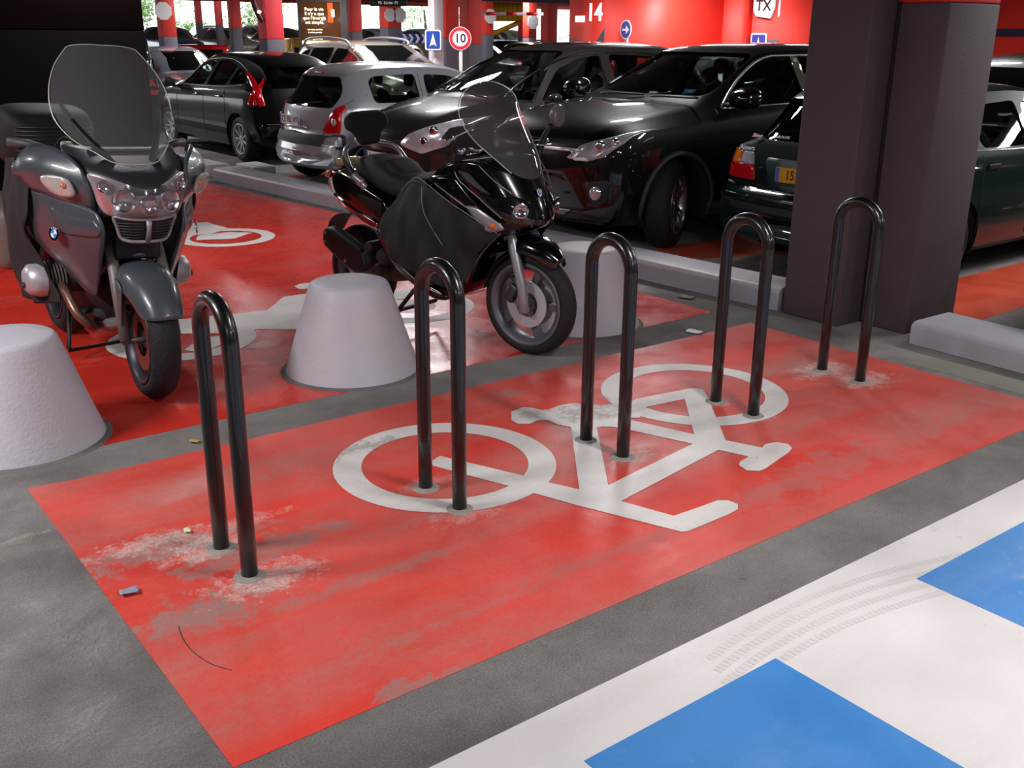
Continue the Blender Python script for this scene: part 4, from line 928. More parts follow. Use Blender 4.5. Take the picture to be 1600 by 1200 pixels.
    def interior(self):
        L = self.L; zf = max(r[1] for r in self.rows); w = self.w
        xs = -L*.52; it = obj('dashboard', loft(B(), [[(xs+.62+a, y, b) for a, b in ((0, .55), (.35, .60), (.42, zf*.60), (.05, zf*.64))] for y in (-w*.8, w*.8)]), M_INT, self.t, bevel=.03)
        obj('cabin_floor', box(B(), (xs-.3, 0, .34), (2.3, w*1.6, .06)), M_DARK, self.t)
        for x, ys in ((xs, (-.36, .36)), (xs-.85, (-.45, 0, .45))):
            for y in ys:
                ww = .24 if len(ys) == 2 else .21
                s = obj('seat', loft(B(), [ring_sec(x+a, ww, z0, z1, 10, 3, y0=y) for a, z0, z1 in ((.25, .42, .55), (.0, .40, .60), (-.22, .42, .64))]), M_INT, self.t, sub=1)
                obj('seat_back', loft(B(), [[(x-.16-.22*t+q[0], y+q[1]*ww*k, .55+t*(zf-.86)) for q in ((-.05, -.9), (.05, -1), (.05, 1), (-.05, .9))] for t, k in ((0, .9), (.5, 1), (1, .75))]), M_INT, s, sub=1)
                obj('headrest', loft(B(), [[(x-.40+q[0], y+q[1]*.11, zf-.30+t) for q in ((-.04, -.9), (.04, -1), (.04, 1), (-.04, .9))] for t in (.0, .10, .16)]), M_INT, s, sub=1)
        sw = obj('steering_wheel', tube(B(), [(.18*math.cos(a)*.35, .18*math.sin(a), .18*math.cos(a)) for a in [2*PI*k/24 for k in range(24)]], .014, 8, closed=True), M_BLK, self.t); sw.location = (xs+.55, .36, zf*.58)
def mirrors(C, s, z, m, y=None, k=1):
    for sd in (-1, 1):
        yy = y or C.w
        o = obj('door_mirror', loft(B(), [[(-s+x*k, sd*(yy+a*k), z+b*k*j) for a, b in ((.02, -.05), (.02, .06), (.12, .08), (.20, .055), (.21, -.03), (.12, -.07))] for x, j in ((.10, .45), (.05, 1), (-.05, 1.05), (-.06, .9))]), m, C.t, sub=1, smooth=80)
        obj('mirror_foot', box(B(), (-s-.01, sd*(yy-.01), z-.05), (.07, .12, .03)), M_BLK, o)
def plate(C, x, y, z, txt, ax, w=.52, h=.11, col='e9e9ec', tilt=0, front=-1, band='2a55a8', parent=None):
    """number plate; ax +1: on the nose, -1: on the tail"""
    p = obj('number_plate', prism(B(), rounded([(-w/2, -h/2), (w/2, -h/2), (w/2, h/2), (-w/2, h/2)], .012, 2), 0, .006), mat('plate_'+col, col, .35), C.t, label='number plate')
    p.location = (x, y, z); p.rotation_euler = (PI/2, 0, ax*PI/2); p.rotation_euler.x += tilt
    for sx in (-1, 1): obj('plate_band', prism(B(), [(sx*w/2*.985, -h*.46), (sx*w/2*.86, -h*.46), (sx*w/2*.86, h*.46), (sx*w/2*.985, h*.46)], .006, .0075), mat('plate_'+band, band, .35), p) if (sx < 0 or col == 'e9e9ec') else None
    text('plate_text', txt, h*.9, mat('plate_ink', '17171b', .5), p, (0.005, 0, .0065), (0, 0, 0), .0008, sx=.86)
    return p
SEAM = mat('panel_gap', '060606', .8)
# ---- black SUV with its nose to the kerb
RZN = PI     # nose towards -X
r4 = [(0.00, .60, .56, .50, .42, .44, .10), (.01, .70, .64, .64, .52, .34, .14), (.05, .84, .76, .78, .62, .27, .17), (.16, .95, .86, .86, .68, .23, .16), (.36, 1.03, .93, .90, .72, .22, .12), (.75, 1.09, .97, .915, .75, .2, .08), (1.12, 1.13, 1.0, .92, .77, .2, .06),
      (1.22, 1.15, 1.02, .92, .76, .2, .08), (1.62, 1.34, 1.04, .92, .70, .2, .10), (2.0, 1.50, 1.05, .92, .64, .2, .07), (2.25, 1.565, 1.07, .92, .62, .2, .02), (2.8, 1.59, 1.08, .92, .61, .2, 0), (3.4, 1.58, 1.10, .92, .61, .2, 0), (3.95, 1.53, 1.13, .915, .60, .22, -.03), (4.2, 1.44, 1.14, .905, .60, .25, -.06), (4.40, 1.22, 1.12, .89, .64, .28, -.1), (4.5, .98, .92, .86, .66, .32, -.12), (4.56, .72, .68, .76, .6, .40, -.12)]
P_BK = paintm('black_metallic_paint', '050506')
suv = Car('suv', 'black SUV parked nose to the kerb with its front wheel turned, beside the big pillar', (5.44, 6.93, 0), RZN, r4, P_BK, 4.56,
    side=([(1.46, 1.09), (2.58, 1.12), (2.58, 1.455), (2.20, 1.435), (1.84, 1.30)], [(2.70, 1.12), (3.50, 1.15), (3.46, 1.44), (2.70, 1.46)], [(3.60, 1.17), (3.98, 1.22), (3.82, 1.38), (3.57, 1.42)]),
    front=[(-.70, 1.18), (.70, 1.18), (.58, 1.51), (-.58, 1.51)], rear=[(-.66, 1.18), (.66, 1.18), (.54, 1.42), (-.54, 1.42)], wheels=(.93, 3.58), R=.355, tw=.24, steer=math.radians(28), spokes=5, rimm=mat('two_tone_rim', '9a9a93', .25, metal=.9), rrf=.66)
C = suv; C.t.scale = (1, 1, 1.05)
M_PLAS = mat('charcoal_plastic', '2a2a2c', .6, bump=.3, bscale=200)
for s0 in (.93, 3.58):
    for sd in (-1, 1):
        q = []
        for k in range(19):
            an = -.25+(PI+.5)*k/18; px, pz = -s0+.415*math.cos(an), .355+.415*math.sin(an)
            h, n = C.hit((px, pz, sd), 'y'); q.append(h)
        obj('arch_moulding', tube(B(), q, .022, 8), M_PLAS, C.t)
C.panel('sill_cladding', [(-1.30, .24), (-3.2, .24), (-3.2, .36), (-1.30, .36)], 'y', M_PLAS, .006, .012)
C.panel('upper_grille', [(-.52, .845), (.52, .845), (.44, .755), (-.44, .755)], 'x+', M_BLK, .006, .01, cuts=4)
C.panel('grille_chrome_bar', [(-.56, .815), (.56, .815), (.56, .795), (-.56, .795)], 'x+', M_SIL, .014, .01, r=.004, cuts=4)
em = obj('emblem', tube(B(), [(.055*math.cos(a), 0, 0.037*math.sin(a)) for a in [2*PI*k/24 for k in range(24)]], .006, 6, closed=True), M_CHR, C.t); em.location = (-.01, 0, .83); em.rotation_euler = (0, 0, PI/2)
C.panel('lower_grille', [(-.42, .64), (.42, .64), (.62, .36), (-.62, .36)], 'x+', mat('mesh_grey', '35363b', .6, bump=.8, bscale=60), .006, .01, cuts=4)
C.panel('skid_plate', [(-.50, .345), (.50, .345), (.44, .315), (-.44, .315)], 'x+', M_SIL, .02, .01, r=.01, cuts=4)
C.panel('bumper_lower', [(-.84, .40), (-.6, .34), (.6, .34), (.84, .40), (.80, .29), (-.80, .29)], 'x+', M_PLAS, .012, .012, cuts=4)
for sd in (-1, 1):
    a = C.panel('headlamp', [(sd*.44, .745), (sd*.56, .85), (sd*.76, .915), (sd*.865, .965), (sd*.84, .87), (sd*.75, .765), (sd*.62, .725)], 'x+', mat('lamp_dark_chrome', 'aaa6b0', .22, metal=.35, coat=1, noise=.75, nscale=16), .008, .012, r=.015, cuts=3, label='long slanted clear headlamp')[0]
    for (y, z, r) in ((.70, .84, .042), (.79, .87, .034)):
        h, n = C.hit((sd*y, z, 1), 'x+'); o = obj('projector', lathe(B(), [(0, .008), (r*.5, .014), (r*.8, .010), (r, .0), (r, -.02)], 20, 'X'), M_REF, a); o.location = h+n*.012; o.rotation_euler = (0, 0, math.atan2(n.y, n.x))
    C.panel('drl_strip', [(sd*.50, .752), (sd*.62, .755), (sd*.64, .735), (sd*.52, .73)], 'x+', mat('white_lens', 'e9e6ea', .2, coat=1), .016, .01, r=.006, cuts=2, parent=a)
    a = C.panel('fog_lamp_recess', [(sd*.58, .56), (sd*.80, .60), (sd*.80, .42), (sd*.66, .40)], 'x+', M_BLK, .006, .008, r=.04, cuts=3)[0]
    h, n = C.hit((sd*.70, .49, 1), 'x+'); o = obj('fog_lamp', lathe(B(), [(0, .03), (.03, .027), (.05, .016), (.055, 0)], 24, 'X'), M_WLENS, a); o.location = h; o.rotation_euler = (0, 0, math.atan2(n.y, n.x)*.5)
mirrors(C, 1.50, 1.17, M_BGL, k=1.35)
M_TRIM = mat('satin_trim', '9e9f98', .25, metal=.9)
C.line('window_trim', [(-1.50, 1.085), (-2.2, 1.10), (-3.0, 1.115), (-3.7, 1.155), (-4.02, 1.20)], 'y', M_TRIM, .010)
C.line('window_trim', [(-1.50, 1.09), (-1.84, 1.31), (-2.20, 1.465), (-2.60, 1.49), (-3.4, 1.475), (-3.83, 1.40), (-4.0, 1.22)], 'y', M_TRIM, .012)
C.panel('door_pillar', [(-2.59, 1.12), (-2.71, 1.12), (-2.70, 1.485), (-2.60, 1.485)], 'y', mat('reflective_pillar', 'a7a693', .12, metal=.8), .004, .008, r=0)
for xs in (1.42, 2.65, 3.45): C.line('door_gap', [(-xs, .34), (-xs-.01, .7), (-xs, 1.08)], 'y', SEAM, .004)
C.line('bonnet_gap', [(-.87, .93), (-.6, .88), (0, .87), (.6, .88), (.87, .93)], 'x+', SEAM, .004)
for xs in (2.45, 3.35): 
    for sd in (-1, 1): obj('door_handle', tube(B(), [(-xs+.1, sd*.925, .97), (-xs+.08, sd*.95, .975), (-xs-.08, sd*.95, .985), (-xs-.1, sd*.925, .985)], .012, 8), M_BGL, C.t)
for y in (-.40, .25): obj('wiper', tube(B(), spline([(-1.20, y, 1.165), (-1.17, y+.2, 1.175), (-1.24, y+.52, 1.175)], 4), .010, 6), M_BLK, C.t)
h, n = C.hit((-.30, 1.21, 1), 'x+')
pk = obj('parking_disc', box(B(), (0, 0, 0), (.005, .13, .07)), mat('disc_blue', '3a76c4', .4), C.t); pk.location = h+Vector((-.10, .75, -.01)); pk.rotation_euler = (0, -.9, 0)
pk = obj('parking_disc', box(B(), (0, 0, 0), (.005, .10, .03)), mat('paper_white', 'd5dbe6', .4), C.t); pk.location = h+Vector((-.06, .35, -.03)); pk.rotation_euler = (0, -1.0, 0)
obj('antenna', tube(B(), [(-3.9, -.2, 1.54), (-4.15, -.2, 1.72)], .004, 6), M_BLK, C.t)

# ---- dark grey people carrier
r5 = [(0.00, .58, .54, .46, .38, .42, .12), (.01, .68, .62, .62, .50, .32, .16), (.06, .80, .72, .76, .58, .25, .2), (.20, .92, .82, .85, .62, .22, .18), (.45, 1.0, .88, .89, .66, .2, .14), (.80, 1.07, .94, .90, .70, .2, .1), (.98, 1.11, .97, .90, .70, .2, .1),
      (1.25, 1.26, .99, .90, .66, .2, .12), (1.65, 1.46, 1.01, .90, .62, .2, .12), (2.0, 1.58, 1.02, .90, .60, .2, .07), (2.35, 1.635, 1.03, .90, .59, .2, 0), (2.9, 1.65, 1.05, .90, .59, .2, 0), (3.5, 1.63, 1.07, .90, .585, .2, 0), (3.95, 1.55, 1.09, .89, .57, .22, -.04), (4.22, 1.35, 1.08, .87, .58, .26, -.08), (4.36, 1.0, .95, .85, .62, .3, -.12), (4.42, .7, .66, .76, .6, .4, -.12)]
P_GY = paintm('taupe_metallic_paint', '2b2725', .2, .35)
mpv = Car('people_carrier', 'dark taupe people carrier with see-through windows, parked left of the black SUV, behind the scooter', (5.50, 9.46, 0), RZN, r5, P_GY, 4.42,
    side=([(1.10, 1.06), (1.42, 1.05), (1.75, 1.38), (1.68, 1.36)], [(1.50, 1.06), (2.48, 1.07), (2.48, 1.52), (2.16, 1.48), (1.85, 1.38)], [(2.60, 1.075), (3.42, 1.11), (3.36, 1.50), (2.60, 1.525)], [(3.52, 1.13), (4.0, 1.15), (3.85, 1.40), (3.48, 1.49)]),
    front=[(-.70, 1.13), (.70, 1.13), (.54, 1.56), (-.54, 1.56)], rear=[(-.60, 1.14), (.60, 1.14), (.50, 1.45), (-.50, 1.45)], wheels=(.90, 3.55), R=.325, tw=.22, glassm=M_GLC)
C = mpv
for sd in (-1, 1):
    a = C.panel('headlamp', [(sd*.32, .66), (sd*.40, .76), (sd*.64, .87), (sd*.84, .955), (sd*.87, .82), (sd*.80, .67), (sd*.58, .58)], 'x+', mat('lamp_chrome', 'c9c5cb', .22, metal=.35, coat=1, noise=.5, nscale=12), .008, .012, r=.03, cuts=3, label='large triangular headlamp')[0]
    for (y, z, r) in ((.66, .80, .05), (.60, .70, .045)):
        h, n = C.hit((sd*y, z, 1), 'x+'); o = obj('projector', lathe(B(), [(0, .008), (r*.5, .014), (r*.8, .010), (r, .0), (r, -.02)], 20, 'X'), M_REF, a); o.location = h+n*.012; o.rotation_euler = (0, 0, math.atan2(n.y, n.x))
C.panel('lower_grille', [(-.5, .42), (.5, .42), (.45, .30), (-.45, .30)], 'x+', M_BLK, .006, .01, cuts=4)
C.panel('grille', [(-.34, .70), (.34, .70), (.30, .62), (-.30, .62)], 'x+', M_BLK, .006, .01, cuts=4)
C.line('bonnet_gap', [(-.86, .97), (-.5, .80), (0, .77), (.5, .80), (.86, .97)], 'x+', SEAM, .004)
C.line('bumper_gap', [(-.86, .60), (-.5, .585), (0, .58), (.5, .585), (.86, .60)], 'x+', SEAM, .004)
mirrors(C, 1.55, 1.10, P_GY, k=.7)
plate(C, .01, 0, .50, 'AW 317 KD', 1)
for xs in (1.47, 2.54, 3.42): C.line('door_gap', [(-xs, .32), (-xs-.01, .7), (-xs, 1.05)], 'y', SEAM, .004)
C.line('window_trim', [(-1.48, 1.04), (-2.5, 1.05), (-3.4, 1.085), (-4.02, 1.13)], 'y', M_TRIM, .006)
C.line('window_trim', [(-1.05, 1.07), (-1.6, 1.36), (-2.1, 1.51), (-2.6, 1.54), (-3.4, 1.51), (-3.86, 1.42)], 'y', M_BGL, .012)
for y in (-.5, .5): obj('wiper', tube(B(), spline([(-1.02, y, 1.125), (-1.02, y*.5, 1.135), (-1.06, y*.1, 1.15)], 4), .009, 6), M_BLK, C.t)
rm = obj('rear_view_mirror', box(B(), (-1.95, 0, 1.42), (.04, .20, .06)), M_BLK, C.t, bevel=.015)
obj('roof_aerial', tube(B(), [(-2.15, .0, 1.60), (-2.55, .0, 1.72)], .004, 6), M_BLK, C.t)

# ---- silver three-door hatchback, tail to the kerb
rc = [(0.00, .56, .52, .44, .36, .40, .10), (.01, .64, .58, .58, .46, .30, .14), (.07, .74, .68, .70, .54, .22, .16), (.22, .83, .76, .77, .60, .2, .14), (.55, .90, .83, .80, .64, .18, .08), (.95, .95, .87, .81, .66, .18, .06), (1.12, 1.0, .88, .81, .65, .18, .08), (1.45, 1.20, .895, .81, .61, .18, .1), (1.72, 1.33, .90, .81, .585, .18, .05), (2.05, 1.39, .905, .81, .575, .18, 0), (2.6, 1.405, .91, .81, .57, .18, 0), (3.05, 1.38, .92, .81, .56, .18, -.02), (3.28, 1.33, .925, .805, .55, .19, -.05), (3.42, 1.22, .92, .80, .56, .20, -.09), (3.54, 1.06, .90, .795, .60, .21, -.13), (3.62, .93, .86, .785, .62, .22, -.15), (3.66, .80, .75, .775, .62, .23, -.16), (3.685, .66, .62, .775, .62, .235, -.165), (3.735, .58, .55, .775, .62, .235, -.17), (3.755, .48, .45, .765, .6, .25, -.165), (3.765, .42, .40, .75, .58, .28, -.145)]
P_SV = paintm('silver_metallic_paint', 'b4b5bc', .45, .3)
clio = Car('hatchback', 'silver three-door hatchback parked tail to the kerb, behind the scooter backrest', (5.42+3.76, 11.36, 0), 0, rc, P_SV, 3.76,
    side=([(1.38, .95), (2.32, .955), (2.30, 1.27), (1.95, 1.25), (1.72, 1.18)], [(2.42, .955), (3.05, .965), (3.06, 1.20), (2.98, 1.255), (2.42, 1.275)]),
    front=[(-.60, .98), (.60, .98), (.50, 1.30), (-.50, 1.30)], rear=[(-.62, .915), (.62, .915), (.60, 1.06), (.50, 1.25), (-.50, 1.25), (-.60, 1.06)], wheels=(.72, 3.18), R=.295, tw=.19, spokes=7, style='single')
C = clio
C.panel('rear_bumper', [(-.75, .52), (.75, .52), (.75, .28), (-.75, .28)], 'x-', P_SV, .012, .02, r=.03, cuts=5)
C.panel('bumper_strip', [(-.78, .61), (.78, .61), (.78, .50), (-.78, .50)], 'x-', mat('bumper_grey', '3a3a3e', .6), .022, .03, r=.02, cuts=5, label='dark grey bumper strip')
for sd in (-1, 1):
    a = C.panel('tail_lamp', [(sd*.50, .645), (sd*.755, .645), (sd*.75, .90), (sd*.70, .955), (sd*.64, .90), (sd*.57, .78)], 'x-', M_RLENS, .012, .02, r=.03, cuts=3, label='red tear-shaped tail lamp with a clear spot')[0]
    h, n = C.hit((sd*.665, .765, 1), 'x-'); o = obj('reverse_lamp', lathe(B(), [(0, -.03), (.025, -.028), (.04, -.02), (.044, 0)], 20, 'X'), M_WLENS, a); o.location = h
plate(C, -3.712, .12, .755, 'CE 982 WF', -1, w=.50)
C.panel('fuel_flap', [(-3.12+.075*math.cos(2*PI*k/16), .79+.075*math.sin(2*PI*k/16)) for k in range(16)], 'y', P_SV, .004, .004, r=0, cuts=1, sides=(-1,))
C.line('fuel_flap_gap', [(-3.12+.078*math.cos(2*PI*k/12), .79+.078*math.sin(2*PI*k/12)) for k in range(13)], 'y', SEAM, .002, sides=(-1,), n=2)
C.line('door_gap', [(-2.37, .28), (-2.39, .6), (-2.38, 1.0), (-2.37, 1.29)], 'y', SEAM, .003)
C.line('hatch_gap', [(-.60, 1.27), (-.70, 1.0), (-.62, .88), (-.52, .62), (0, .615), (.52, .62), (.62, .88), (.70, 1.0), (.60, 1.27)], 'x-', SEAM, .003)
h, n = C.hit((.0, 1.29, 1), 'x-'); o = obj('high_brake_lamp', box(B(), (h.x+.01, 0, 1.285), (.03, .26, .025)), M_RLENS, C.t, bevel=.005)
o = obj('rear_wiper', tube(B(), spline([(-3.66, .02, .93), (-3.60, -.2, .96), (-3.56, -.42, .98)], 4), .007, 6), M_BLK, C.t)
text('model_badge', 'Clio', .045, M_CHR, C.t, (-3.735, -.30, .70), (PI/2, 0, -PI/2), .002)
mirrors(C, 1.38, .97, M_BLK, k=.7)

# ---- black five-door hatchback standing along the kerb
rb = [(0.00, .56, .52, .46, .36, .40, .12), (.01, .66, .60, .62, .48, .30, .18), (.08, .78, .70, .76, .58, .22, .2), (.28, .88, .80, .85, .64, .2, .16), (.65, .96, .87, .88, .68, .19, .1), (1.0, 1.02, .91, .885, .70, .19, .08), (1.2, 1.08, .92, .885, .68, .19, .1), (1.6, 1.28, .93, .885, .62, .19, .1), (1.95, 1.40, .94, .885, .59, .19, .05), (2.3, 1.45, .95, .885, .58, .19, 0), (2.8, 1.455, .96, .885, .575, .19, 0), (3.3, 1.41, .975, .885, .57, .19, -.03), (3.65, 1.32, .98, .875, .56, .2, -.05), (3.85, 1.20, .97, .865, .58, .22, -.09), (4.0, 1.04, .93, .85, .62, .24, -.12), (4.10, .86, .80, .84, .62, .25, -.14), (4.18, .66, .62, .83, .62, .26, -.16), (4.22, .56, .53, .82, .6, .26, -.16), (4.235, .42, .39, .80, .55, .31, -.145)]
c4 = Car('hatchback', 'black five-door hatchback standing along the kerb, left of the silver one', (6.60, 13.12+4.23, 0), PI/2+.02, rb, mat('black_solid_paint', '060708', .4, coat=.55, spec=.1), 4.23,
    side=([(1.35, .985), (2.30, 1.0), (2.36, 1.335), (2.0, 1.30), (1.66, 1.20)], [(2.40, 1.0), (3.05, 1.02), (3.10, 1.27), (2.80, 1.34), (2.46, 1.34)], [(3.13, 1.03), (3.58, 1.06), (3.42, 1.20), (3.18, 1.26)]),
    front=[(-.66, 1.02), (.66, 1.02), (.52, 1.37), (-.52, 1.37)], rear=[(-.60, 1.0), (.60, 1.0), (.50, 1.27), (-.50, 1.27)], wheels=(.88, 3.48), R=.315, tw=.2, spokes=9, style='single')
C = c4
for sd in (-1, 1):
    a = C.panel('tail_lamp', [(-3.84, .80), (-3.98, .79), (-3.97, .90), (-3.92, .98), (-3.80, 1.13), (-3.78, 1.13), (-3.85, .98), (-3.88, .90)], 'y', M_RLENS, .012, .02, r=.015, cuts=2, sides=(sd,), label='boomerang-shaped red tail lamp')[0]
    C.panel('tail_lamp_rear', [(sd*.68, .78), (sd*.79, .78), (sd*.77, .96), (sd*.66, 1.18), (sd*.63, 1.20), (sd*.69, .98)], 'x-', M_RLENS, .012, .02, r=.03, cuts=3, parent=a)
C.line('window_trim', [(-1.30, .975), (-2.3, .985), (-3.0, 1.0), (-3.6, 1.045)], 'y', M_TRIM, .006)
C.line('window_trim', [(-1.28, .98), (-1.66, 1.225), (-2.0, 1.33), (-2.4, 1.362), (-2.9, 1.355), (-3.4, 1.225), (-3.62, 1.06)], 'y', M_TRIM, .007)
for xs in (1.38, 2.37, 3.12): C.line('door_gap', [(-xs, .30), (-xs-.01, .7), (-xs, .96)], 'y', SEAM, .004)
for xs in (2.15, 2.95):
    for sd in (-1, 1): obj('door_handle', tube(B(), [(-xs+.1, sd*.875, .86), (-xs+.08, sd*.905, .865), (-xs-.08, sd*.905, .87), (-xs-.1, sd*.875, .87)], .013, 8), M_CHR, C.t)
C.line('bumper_gap', [(-.80, .55), (0, .54), (.80, .55)], 'x-', M_CHR, .006)
plate(C, -4.16, 0, .70, 'BD 450 LR', -1)
mirrors(C, 1.42, 1.0, M_BLK)
obj('roof_aerial', tube(B(), [(-3.35, .0, 1.40), (-3.52, .0, 1.58)], .004, 6), M_BLK, C.t)

# ---- green hatchback behind the big pillar
rg = [(0.00, .54, .50, .46, .36, .40, .12), (.01, .62, .57, .62, .48, .28, .16), (.08, .72, .66, .76, .56, .22, .16), (.3, .81, .75, .82, .62, .2, .12), (.9, .90, .84, .84, .66, .18, .06), (1.15, .95, .86, .84, .66, .18, .08), (1.55, 1.20, .88, .84, .61, .18, .1), (1.9, 1.35, .89, .84, .585, .18, .04), (2.3, 1.40, .90, .84, .575, .18, 0), (2.9, 1.40, .91, .84, .57, .18, 0), (3.3, 1.395, .92, .84, .57, .18, -.02), (3.60, 1.36, .93, .835, .56, .2, -.04), (3.77, 1.24, .93, .83, .57, .21, -.07), (3.93, 1.04, .92, .83, .61, .21, -.07), (4.01, .94, .89, .825, .65, .22, -.08), (4.08, .80, .76, .82, .66, .23, -.09), (4.10, .62, .58, .82, .66, .24, -.1), (4.16, .56, .53, .825, .66, .23, -.1), (4.18, .46, .44, .81, .64, .25, -.1), (4.185, .42, .40, .76, .6, .28, -.1)]
gr = Car('hatchback', 'dark green hatchback with amber and red tail lamps, half hidden by the big pillar', (6.30+4.18, 4.77, 0), 0, rg, paintm('dark_green_paint', '0d1f1d', .1, .35), 4.18,
    side=([(1.42, .95), (2.30, .955), (2.30, 1.27), (1.95, 1.26), (1.75, 1.20)], [(2.38, .955), (3.06, .965), (3.08, 1.20), (2.9, 1.26), (2.38, 1.28)], [(3.15, .975), (3.52, .99), (3.36, 1.13), (3.17, 1.18)]),
    front=[(-.62, .98), (.62, .98), (.50, 1.30), (-.50, 1.30)], rear=[(-.66, .975), (.66, .975), (.54, 1.28), (-.54, 1.28)], wheels=(.85, 3.40), R=.30, tw=.19)
C = gr
C.panel('bumper_cover', [(-.80, .60), (.80, .60), (.80, .54), (-.80, .54)], 'x-', C.paint, .03, .04, r=.015, cuts=5)
C.panel('bumper_rub_strip', [(-.80, .50), (.80, .50), (.80, .45), (-.80, .45)], 'x-', M_BLK, .014, .02, r=.015, cuts=5)
for sd in (-1, 1):
    a = C.panel('tail_lamp', [(sd*.50, .67), (sd*.80, .67), (sd*.80, .78), (sd*.52, .78)], 'x-', M_RLENS, .012, .02, r=.02, cuts=3, label='tail lamp, red below, amber and clear above')[0]
    C.panel('amber_section', [(sd*.68, .785), (sd*.795, .785), (sd*.795, .87), (sd*.69, .87)], 'x-', mat('amber_section', 'd6701c', .15, coat=1), .012, .02, r=.01, cuts=2, parent=a)
    C.panel('clear_section', [(sd*.52, .785), (sd*.675, .785), (sd*.68, .87), (sd*.56, .87)], 'x-', mat('clear_section', 'a6a4ad', .15, coat=1), .012, .02, r=.015, cuts=2, parent=a)
C.panel('plate_recess', [(-.42, .85), (.42, .85), (.34, .63), (-.34, .63)], 'x-', mat('recess_green', '27403f', .4), .004, .006, r=.04, cuts=4)
plate(C, -4.115, 0, .745, '15 KN 34', -1, col='e0a526', w=.52, band='3a6fd0')
text('sticker', 'Simo', .05, mat('sticker_pink', 'e7a7b4', .5), C.t, (-3.945, .60, .995), (math.radians(45), 0, -PI/2), .001)
text('sticker', 'GROUPE', .035, mat('sticker_pale', 'a9c4c0', .5), C.t, (-3.945, .36, 1.0), (math.radians(45), 0, -PI/2), .001)
text('model_badge', 'Almera', .05, M_SIL, C.t, (-4.03, .62, .905), (math.radians(70), 0, -PI/2), .002)
obj('rear_wiper', tube(B(), spline([(-4.0, .02, .95), (-3.85, .16, 1.03), (-3.55, .20, 1.20)], 4), .007, 6), M_BLK, C.t)
C.line('window_trim', [(-1.30, .93), (-2.5, .935), (-3.5, .965)], 'y', M_CHR, .007)
for xs in (1.32, 2.34, 3.10): C.line('door_gap', [(-xs, .28), (-xs-.01, .6), (-xs, .92)], 'y', SEAM, .004)
for xs in (2.18, 2.98):
    for sd in (-1, 1): obj('door_handle', box(B(), (-xs, sd*.838, .84), (.16, .02, .03)), M_BLK, C.t, bevel=.008)
mirrors(C, 1.42, .97, M_BLK)
# ------------------------------------------------------------ red stepped wall at the right
def slab(name, x0, x1, y0, y1, z0, z1, m): return obj(name, box(B(), ((x0+x1)/2, (y0+y1)/2, (z0+z1)/2), (x1-x0, y1-y0, z1-z0)), m, kind='structure')
M_R1 = mat('bright_red_wall', 'dc2f20', .55, noise=.04, nscale=2)
slab('wall_back', 12.2, 15.1, 13.43, 14.35, 0, 3.0, M_R1)
slab('wall_back_step', 15.1, 15.4, 13.0, 14.35, 0, 3.0, M_R1)
slab('wall_right', 15.4, 19.4, 12.35, 14.35, 0, 3.0, M_R1)
slab('wall_right_far', 19.0, 19.4, -8, 12.35, 0, 3.0, M_RD)
# grey mural wedge on the narrow side of the red block, lettering and signs
wm = obj('mural', prism(B(), [(14.33, .3), (13.43, .3), (13.43, 1.82), (13.66, 1.575), (14.33, 1.66)], 12.188, 12.199, f=lambda p, z: (z, p[0], p[1])), M_GR)
tag(wm, 'dark grey mural wedge on the narrow side of the red block, under the number 14', 'mural')
bs = thing('number_lettering', 'white number 14 with a small white bar on the dark red wall side', 'sign', (12.18, 13.78, 2.03))
text('digits', '14', .40, mat('glowing_white_letter', 'f7f4fa', .5, emit=.9), bs, (0, -.10, .03), (PI/2, 0, -PI/2), .006, label='white digits 14')  # wall digits and bar get a glow of their own to look brighter
obj('small_bar', box(B(), (0, .27, -.06), (.012, .24, .10)), MATS['glowing_white_letter'], bs)
slab('trim_1', 18.97, 19.0, -8, 12.3, 1.74, 1.87, mat('navy_stripe', '232a44', .6))
slab('trim_2', 15.38, 15.4, 12.36, 12.98, 0, 1.66, M_GR)
tx = thing('zone_sign', 'white angled zone sign with the letters TX on the dark red column', 'sign', (15.36, 12.68, 2.20))
obj('board', prism(B(), [(-.26, .35), (.22, .35), (.22, .0), (.14, -.19), (-.19, -.15), (-.26, -.05)], 0, .03, f=lambda p, z: (-z, -p[0], p[1])), mat('sign_white', 'd8d4da', .5), tx)
text('letters', 'TX', .26, mat('sign_ink', '17161c', .5), tx, (-.034, .03, .02), (PI/2, 0, -PI/2), .003)
obj('side_board', prism(B(), [(0, .35), (.22, .35), (.18, -.02), (.0, -.17)], 0, .02, f=lambda p, z: (.02+p[0]*.5, -.26-z-p[0]*.2, p[1])), MATS['sign_white'], tx)
M_SB = mat('sign_blue', '22429c', .4); M_SW = mat('sign_face_white', 'ecebf0', .4); M_SR = mat('sign_red', 'c8202c', .4); M_POST = mat('galvanised_post', 'b5b0a6', .4, metal=.4)
def bsign(loc, rz, label, w=.36):
    t = thing('parking_sign', label, 'sign', loc, rz)
    obj('plate', prism(B(), rounded([(-w/2, -w*.6), (w/2, -w*.6), (w/2, w*.6), (-w/2, w*.6)], .04, 3), 0, .012, f=lambda p, z: (-z, p[0], p[1])), M_SW, t)
    obj('blue_field', prism(B(), rounded([(-w*.42, -w*.52), (w*.42, -w*.52), (w*.42, w*.52), (-w*.42, w*.52)], .03, 3), .012, .015, f=lambda p, z: (-z, p[0], p[1])), M_SB, t)
    obj('white_arrow', prism(B(), [(-w*.22, -w*.40), (-w*.10, -w*.28), (w*.10, -w*.28), (w*.22, -w*.40), (0, w*.40)], .015, .018, f=lambda p, z: (-z, p[0], p[1])), M_SW, t)
    return t
bsign((15.36, 12.78, 1.55), 0, 'blue square sign with white arrow low on the column beside the big pillar')
